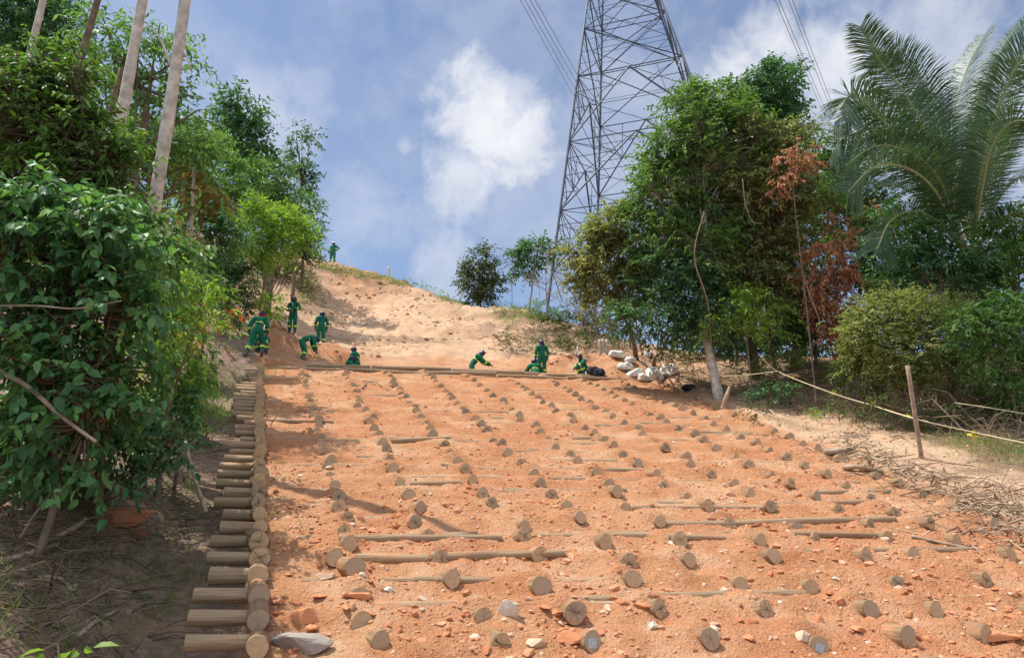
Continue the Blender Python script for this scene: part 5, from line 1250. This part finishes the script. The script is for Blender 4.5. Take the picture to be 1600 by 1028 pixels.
def person(px, py, d, pose, yaw, label, helmet='helmet', neck='cloth_dark', dz=0.0, scale=1.0, ground_px=None):
    J = dict(POSE['stand']); J.update(POSE[pose])
    J = {k: (np.array(v, float) if np.ndim(v) == 1 else [np.array(q, float) for q in v]) for k, v in J.items()}
    pos = P(px, py, d); pos[2] = g1(pos[0], pos[1])+dz
    root = thing('person', label, 'person', pos, 'workers in green overalls', yaw); root.scale = (scale,)*3
    V, E, Rr, bone = [], [], [], []
    def add(p, r): V.append(tuple(p)); Rr.append(r); return len(V)-1
    pe = add(J['pelvis'], (.135, .115)); sp = add(J['pelvis']*.55+J['chest']*.45, (.125, .11)); ch = add(J['chest'], (.15, .12)); up = add(J['chest']*.35+J['neck']*.65, (.125, .10)); ne = add(J['neck'], .055); h1 = add(J['neck']*.45+J['head']*.55, .07)
    E += [(pe, sp), (sp, ch), (ch, up), (up, ne), (ne, h1)]
    sides = [2]*5
    bones = [('torso', pe, sp), ('torso', sp, ch), ('torso', ch, up), ('neck', up, ne), ('head', ne, h1)]
    for k in (0, 1):
        s = add(J['sh'][k], .072); e = add(J['el'][k], .052); w = add(J['wr'][k], .036)
        ue = add(J['sh'][k]*.5+J['el'][k]*.5, .062); fe = add(J['el'][k]*.5+J['wr'][k]*.5, .048)
        hd = add(J['wr'][k]+unit(J['wr'][k]-J['el'][k])*.07, .034)
        E += [(up, s), (s, ue), (ue, e), (e, fe), (fe, w), (w, hd)]
        bones += [('arm', s, e), ('fore', e, w), ('hand', w, hd)]; sides += [k, k, k]
        h = add(J['hip'][k], .095); kn = add(J['kn'][k], .068); an = add(J['an'][k], .05)
        th = add(J['hip'][k]*.5+J['kn'][k]*.5, .088); ca = add(J['kn'][k]*.55+J['an'][k]*.45, .066)
        f_ = np.array([0, 1., 0]); shin = unit(J['kn'][k]-J['an'][k]); f_ = unit(f_-shin*(f_@shin)+np.array([0, .15, 0]))
        to = add(J['an'][k]+f_*.15-np.array([0, 0, .035]), .038)
        E += [(pe, h), (h, th), (th, kn), (kn, ca), (ca, an), (an, to)]
        bones += [('thigh', h, kn), ('shin', kn, an), ('foot', an, to)]; sides += [k, k, k]
    vv, ff, nn_ = skin_mesh(V, E, Rr, 0, 2)
    Pv = np.array(V)
    best = np.full(len(vv), 1e9); zone = np.empty(len(vv), object); par = np.zeros(len(vv)); side = np.zeros(len(vv), int)
    for (nm, a, b), sk in zip(bones, sides):
        ab = Pv[b]-Pv[a]; t = np.clip(((vv-Pv[a])@ab)/(ab@ab), 0, 1); dd = np.linalg.norm(vv-(Pv[a]+t[:, None]*ab), axis=1)
        if nm == 'torso': dd = dd-.05
        m = dd < best; best[m] = dd[m]; zone[m] = nm; par[m] = t[m]; side[m] = sk
    # torso height along pelvis to neck
    ax = J['neck']-J['pelvis']; tt = ((vv-J['pelvis'])@ax)/(ax@ax)
    def zz(i):
        z, t = zone[i], par[i]
        if z in ('head', 'neck'): return 'skin'
        if z == 'hand': return 'skin'
        if z == 'foot': return 'boot'
        if z == 'shin' and t > .62: return 'boot'
        if z in ('thigh', 'shin'): return 'trousers'
        if z == 'torso' and tt[i] < .14: return 'trousers'
        return 'jacket'
    def stripe(i):
        z, t = zone[i], par[i]
        return (z == 'torso' and .46 < tt[i] < .60) or (z == 'fore' and .18 < t < .5) or (z == 'shin' and .25 < t < .5)
    zl = [zz(i) for i in range(len(vv))]; sl = [stripe(i) for i in range(len(vv))]
    # body: one continuous skin with modelled head and fingers
    B = Geo(); B.add(vv, [np.array([f for f in ff if len(f) == 4]), np.array([f for f in ff if len(f) == 3]).reshape(-1, 3)])
    hc = J['head']; fw = unit(np.array([0, 1, 0])+.0*hc); hd = unit(J['head']-J['neck'])
    if pose in ('bend',): fw = unit(np.array([0, .35, -1.0]))
    rt = np.array([1., 0, 0]); fu = unit(np.cross(rt, fw)); 
    v, f = ico(3); hv = v.copy(); low = np.clip(-hv[:, 2], 0, 1)
    hv[:, 0] *= .078*(1-.22*low); hv[:, 1] *= .098*(1-.06*low); hv[:, 2] *= .118
    nose = np.exp(-((hv[:, 0]/.016)**2+((hv[:, 2]+.015)/.028)**2))*(hv[:, 1] > 0); hv[:, 1] += nose*.024
    eye = (np.exp(-(((hv[:, 0]-.033)/.014)**2+((hv[:, 2]-.012)/.012)**2))+np.exp(-(((hv[:, 0]+.033)/.014)**2+((hv[:, 2]-.012)/.012)**2)))*(hv[:, 1] > 0); hv[:, 1] -= eye*.010
    mouth = np.exp(-((hv[:, 0]/.028)**2+((hv[:, 2]+.058)/.008)**2))*(hv[:, 1] > 0); hv[:, 1] -= mouth*.006
    ear = np.exp(-(((hv[:, 1]+.005)/.02)**2+((hv[:, 2]+.0)/.028)**2))*(np.abs(hv[:, 0]) > .05); hv[:, 0] += np.sign(hv[:, 0])*ear*.016
    Hm = np.stack([rt, fw, fu], 0)
    B.add(hc+hv@Hm, f)
    for k in (0, 1):
        w = J['wr'][k]; dr = unit(J['wr'][k]-J['el'][k]); sd2 = unit(np.cross(dr, np.array([0, .4, 1.])+.01)); cu = np.cross(sd2, dr)
        if cu[1] < 0 and cu[2] > 0: cu = -cu
        for i in range(4):
            o_ = w+dr*.10+sd2*(i-1.5)*.017; L = (.062, .072, .068, .054)[i]
            pts = np.array([o_-dr*.03, o_, o_+dr*L*.45-cu*.006*(1+i*.3), o_+dr*L*.8+cu*(-.026), o_+dr*L*.95+cu*(-.045)])
            vq, fq = tube(bez(pts, 8), np.linspace(.0095, .007, len(bez(pts, 8))), 6); B.add(vq, fq)
        pts = np.array([w+dr*.035+sd2*.022, w+dr*.06+sd2*.045-cu*.01, w+dr*.09+sd2*.05-cu*.02]); vq, fq = tube(pts, np.array([.012, .0105, .008]), 6); B.add(vq, fq)
    B.build('body', M['skin'], root, True)
    def shell(name, sel, off, mat):
        fs = [f for f in ff if all(sel(i) for i in f)]
        if not fs: return
        ids = sorted({i for f in fs for i in f}); mp = {a: b for b, a in enumerate(ids)}
        g = np.random.default_rng(int(px)); wr = 1+.35*g.normal(size=len(ids))
        g_ = Geo(); g_.add(vv[ids]+nn_[ids]*(off*wr)[:, None], [np.array([[mp[i] for i in f] for f in fs if len(f) == 4]), np.array([[mp[i] for i in f] for f in fs if len(f) == 3]).reshape(-1, 3)])
        return g_.build(name, M[mat], root, True)
    shell('jacket', lambda i: zl[i] == 'jacket' or zone[i] == 'torso' and tt[i] < .18 and tt[i] > .02, .022, 'fabric')
    shell('trousers', lambda i: zl[i] in ('trousers',) or (zone[i] == 'torso' and tt[i] < .2) or (zone[i] == 'shin' and par[i] < .68), .016, 'fabric')
    for sk in (0, 1): shell('boot', lambda i: zl[i] == 'boot' and side[i] == sk, .012, 'boot')
    shell('reflective_band', lambda i: sl[i], .036, 'stripe')
    shell('neck_cloth', lambda i: zone[i] == 'neck' or (zone[i] == 'head' and par[i] < .8), .03, neck)
    # helmet: dome, brim all round, peak in front, and a cloth flap over the nape
    n = 20; th = np.arange(n)*2*np.pi/n; prof = [(.0, .115), (.055, .106), (.09, .080), (.112, .04), (.118, .015), (.142, .006), (.140, .0), (.112, .004)]
    Vh = []
    for r_, z_ in prof: Vh.append(np.stack([np.cos(th)*r_*.93, np.sin(th)*r_*(1.08+.18*(np.sin(th) > 0)*(z_ < .01)), np.full(n, z_)], -1))
    Vh = np.concatenate(Vh); j = np.arange(n); jj = (j+1) % n
    Fh = np.concatenate([np.stack([i*n+j, i*n+jj, (i+1)*n+jj, (i+1)*n+j], -1) for i in range(len(prof)-1)])[:, ::-1]
    g_ = Geo(); g_.add(hc+(Vh+np.array([0, 0, .032]))@Hm, Fh); g_.build('helmet', M[helmet], root, True)
    m_ = 9; tv = np.linspace(R(180), R(360), m_); Vf = []
    for z_, r_ in ((.03, .100), (-.06, .104), (-.15, .125), (-.20, .15)): Vf.append(np.stack([np.cos(tv)*r_, np.sin(tv)*r_*1.05, np.full(m_, z_)], -1))
    Vf = np.concatenate(Vf); a = np.arange(m_-1)
    Ff = np.concatenate([np.stack([i*m_+a, i*m_+a+1, (i+1)*m_+a+1, (i+1)*m_+a], -1) for i in range(3)])
    Vf2 = np.concatenate([Vf, Vf*np.array([1.05, 1.05, 1])]); g_ = Geo(); g_.add(hc+Vf2@Hm, np.concatenate([Ff, Ff[:, ::-1]+len(Vf)])); g_.build('nape_flap', M[neck], root, True)
    return root, pos
def on_bench(px, t):
    lo, hi = -5.0, 30.0
    for _ in range(40):
        m = (lo+hi)/2; q = BL[:2]+u2*m+w2*t
        if pix(np.array([q[0], q[1], zplane(*(BL[:2]+u2*m+w2*1.0))]))[0] < px: lo = m
        else: hi = m
    q = np.array([q[0], q[1], zplane(*(BL[:2]+u2*m+w2*1.0))]); return pix(q)
def bench_person(px, t, *a, **k):
    x, y, d = on_bench(px, t); return person(px, y, d, *a, **k)
person(520, 405, 61.0, 'hip', R(160), 'person in white helmet standing alone on the ridge with one hand on hip', 'white_helmet', scale=1.15)
person(402, 500, 28.9, 'climb', R(8), 'person seen from behind with red scarf stepping up by the top of the side wall', 'cloth_dark', 'cloth_red', scale=1.12)
person(411, 536, 30.2, 'squat', R(180), 'person crouching half hidden behind the legs of the worker in the red scarf', dz=-.1)
_, pp = person(456, 520, 33.0, 'pole', R(175), 'person standing upright holding a long pole in front of the body')
person(476, 535, 31.0, 'bend', R(-60), 'person bending over to the right with back turned near the second log column', dz=-.1)
person(502, 515, 34.0, 'stand', R(20), 'person standing behind the earth mound, legs partly hidden', scale=.98, dz=.05)
bench_person(557, 1.06, 'kneel', R(70), 'person kneeling side on in dark blue helmet behind the top logs', dz=.05)
bench_person(541, 1.05, 'squat', R(-70), 'person bent low behind the top logs with little but a blue helmet showing', dz=0)
bench_person(738, 1.065, 'reach', R(-85), 'person leaning to the right with both arms stretched out over the soil', dz=.02)
bench_person(847, 1.085, 'stand', R(10), 'person standing with back turned behind a crouching workmate', dz=0)
bench_person(836, 1.055, 'squat', R(5), 'person crouching with back turned showing a wide lime band', dz=.1, scale=1.12)
bench_person(914, 1.045, 'squat', R(110), 'person crouching low beside dark bags left of the white sacks', dz=-.12)
G_ = Geo(); f_ = pp+np.array([.04, -.30, 0]); v, f = tube(np.array([f_+np.array([0, 0, .02]), f_+np.array([0, 0, 1.35])]), np.array([.022, .02]), 7); G_.add(v, f)
tag(G_.build('pole', M['steel'], None, True, f_), 'long thin grey pole held upright by a standing worker', 'tool')

# ---------------------------------------------------------------- sacks, posts, rope, small things
def blob(px, py, d, size, seed, label, mat='sack', cat='sack', group='white sacks beside the slope', name='sack', rz=0.0, up=.35):
    b = P(px, py, d); b[2] = g1(b[0], b[1]); g = np.random.default_rng(seed)
    v, f = ico(4); x, y, z = v.T
    w = v.copy(); w = np.sign(w)*np.abs(w)**.75
    fold = sum(np.abs(np.sin((v@unit(g.normal(size=3)))*g.uniform(3, 9)+g.uniform(0, 6)))-.6 for _ in range(7))/7
    w *= (1+.75*fold+.06*fbm(v[:, 0]*9+seed, v[:, 1]*9+v[:, 2]*6, 1.0, 3, seed))[:, None]
    neckx = np.clip((w[:, 0]-.55)/.5, 0, 1)[:, None]; w[:, 1:] *= (1-.6*neckx)      # tied end
    w = w*np.array(size)/2*(.76 if group else 1); w[:, 2] = np.maximum(w[:, 2], -size[2]*.33)
    G_ = Geo(); G_.add(w+np.array([0, 0, size[2]*up]), f); o = G_.build(name, M[mat], None, True); o.location = tuple(b); o.rotation_euler = (g.normal()*.12, g.normal()*.15, rz)
    return tag(o, label, cat, group)
blob(964, 551, 32.5, (.95, .55, .42), 1, 'upper left white sack beside three short stakes', rz=.1)
blob(977, 565, 31.5, (.85, .6, .45), 2, 'white sack second in the row running down to the slope corner', rz=-.3)
blob(992, 573, 31.2, (1.05, .55, .40), 3, 'long white sack lying flat in the middle of the row', rz=-.35)
blob(1016, 574, 31.0, (.65, .65, .85), 4, 'upright crumpled white sack at the corner of the slope', rz=.4)
blob(1028, 566, 31.2, (.8, .6, .62), 5, 'bulging white sack leaning behind the upright crumpled one', rz=1.0)
blob(1044, 569, 31.0, (.85, .6, .62), 6, 'rightmost white sack of the heap', rz=2.6)
blob(1014, 547, 34.0, (.6, .45, .4), 7, 'small white sack alone in the grass behind the heap', rz=.2)
blob(1040, 543, 34.0, (.75, .4, .30), 8, 'slim white sack beneath a thin tree behind the heap', rz=.5)
blob(1004, 579, 30.8, (.7, .5, .42), 13, 'small white sack wedged low between the flat sack and the upright one', rz=.9)
blob(985, 558, 32.2, (.7, .5, .38), 14, 'small white sack behind the middle of the row', rz=.7)
blob(1052, 577, 30.6, (.6, .45, .35), 15, 'small white sack at the foot of the rightmost one', rz=2.0)
blob(927, 571, 31.2, (.55, .45, .42), 9, 'dark bag on the ground beside the crouching worker', 'black_plastic', 'bag', None, 'dark_bag')
blob(936, 575, 31.0, (.5, .4, .34), 10, 'dark grey bag at the top edge left of the sacks', 'cloth_dark', 'bag', None, 'dark_bag')
blob(922, 561, 31.6, (.45, .4, .36), 11, 'small grey white bundle behind the crouching worker', 'cloth_white', 'bag', None, 'bundle')
blob(1076, 595, 28.5, (.55, .35, .25), 12, 'black plastic bag lying on litter right of the sacks', 'black_plastic', 'bag', None, 'black_bag')
def post(a, b, d0, r, label, d1=None, mat='pale_bark', cat='stake', name='stake', sides=10):
    p, q = P(a[0], a[1], d0), P(b[0], b[1], d1 or d0)
    p[2] = g1(p[0], p[1])-.15; n = 8; pts = p+(q-p)*np.linspace(0, 1, n)[:, None]
    G_ = Geo(); v, f = tube(pts, np.linspace(r, r*.88, n)*(1+.04*np.random.default_rng(int(a[0])).normal(size=n)), sides); G_.add(v, f)
    return tag(G_.build(name, M[mat], None, True, p), label, cat)
pb = hit(1440, 716); dpost = pix(pb)[2]
post((1440, 716), (1418, 571), dpost, .055, 'weathered round wooden post carrying the yellow rope', mat='dead_wood', cat='post', name='fence_post')
post((608, 440), (608, 417), 59.5, .09, 'lone pale stake on the ridge skyline', mat='rope')
for i, x in enumerate((938, 943, 949)):
    post((x, 552), (x-1, 530), 33.5, .07, 'short pale stake, %s of three beside the sacks' % ('left', 'middle', 'right')[i])
post((906, 560), (902, 541), 32.2, .03, 'thin white stick standing behind the crouching worker', mat='cloth_white')
post((701, 466), (699, 455), 54, .04, 'thin stake on the ridge right of the low shrub row', mat='rope')
def rope(pts, r, label, mat='rope', sag=.0, name='rope', cat='rope'):
    q = bez([P(*p) for p in pts], 40); G_ = Geo(); v, f = tube(q, np.full(len(q), r), 6); G_.add(v, f)
    return tag(G_.build(name, M[mat], None, True), label, cat)
tp = P(1433, 655, dpost-.07)
rp = [(1188, 556, 24.2), (1215, 580, 23.9), (1300, 614, 22), (1365, 634, 20.6), (1433, 655, dpost-.05), (1520, 675, 17.3), (1620, 696, 16.2)]
rope(rp, .015, 'pale yellow rope strung from the thicket past the wooden post')
rope([(1128, 588, 24.5), (1165, 586, 24.2), (1215, 580, 23.9)], .014, 'thin pale rope tied from the whitish trunk to the yellow rope')
rope([(1490, 629, 19.5), (1545, 637, 19), (1610, 648, 18.6)], .012, 'second rope crossing the brush pile at the right edge')
for i, (x, y, d, s, lab) in enumerate(((1240, 590, 23.3, .05, 'first small yellow tape knot on the rope near the thicket'), (1302, 614, 22, .09, 'yellow tape tied on the rope between thicket and bright tape'), (1366, 630, 20.6, .13, 'largest bright yellow tape fluttering on the rope left of the post'), (1419, 650, 19.0, .06, 'yellow tape tied on the rope close beside the post'), (1519, 680, 17.3, .10, 'yellow tape hanging from the rope right of the post'))):
    c = P(x, y, d); g = np.random.default_rng(i+60); G_ = Geo()
    for k in range(7):
        p0 = c+g.normal(size=3)*s*.2; d_ = g.normal(size=3)*np.array([.6, .4, 1.0]); d_ = unit(d_)*s; w_ = unit(np.cross(d_, g.normal(size=3)))*s*.22
        a_ = [p0, p0+d_*.5+g.normal(size=3)*s*.12, p0+d_]; V_ = np.array([q+sg*w_ for q in a_ for sg in (-1, 1)]); G_.add(V_, np.array([[0, 1, 3, 2], [2, 3, 5, 4]]))
    v, f = ico(2); G_.add(c+v*s*.22, f)
    tag(G_.build('tape_knot', M['tape'], None, True, c), lab, 'tape')
# earth mounds at the top
def mound(px, py, d, size, seed, label, mat='clod'):
    b = P(px, py, d); b[2] = g1(b[0], b[1]); v, f = ico(4); g = np.random.default_rng(seed)
    w = v*np.array(size)/2; nz = fbm(v[:, 0]*3+seed, v[:, 1]*3+v[:, 2]*2, 1.0, 4, seed); w *= (1+.3*nz+.18*fbm(v[:, 0]*9+seed, v[:, 1]*9+v[:, 2]*7, 1.0, 3, seed+5))[:, None]
    G_ = Geo(); G_.add(w+np.array([0, 0, size[2]*.1]), f); o = G_.build('earth_mound', M[mat], None, False); o.location = tuple(b)
    return tag(o, label, 'earth mound')
M['mound'] = mat_plain('dug_earth', (.36, .17, .095), .97, 0, .35, 7, .05, .9)
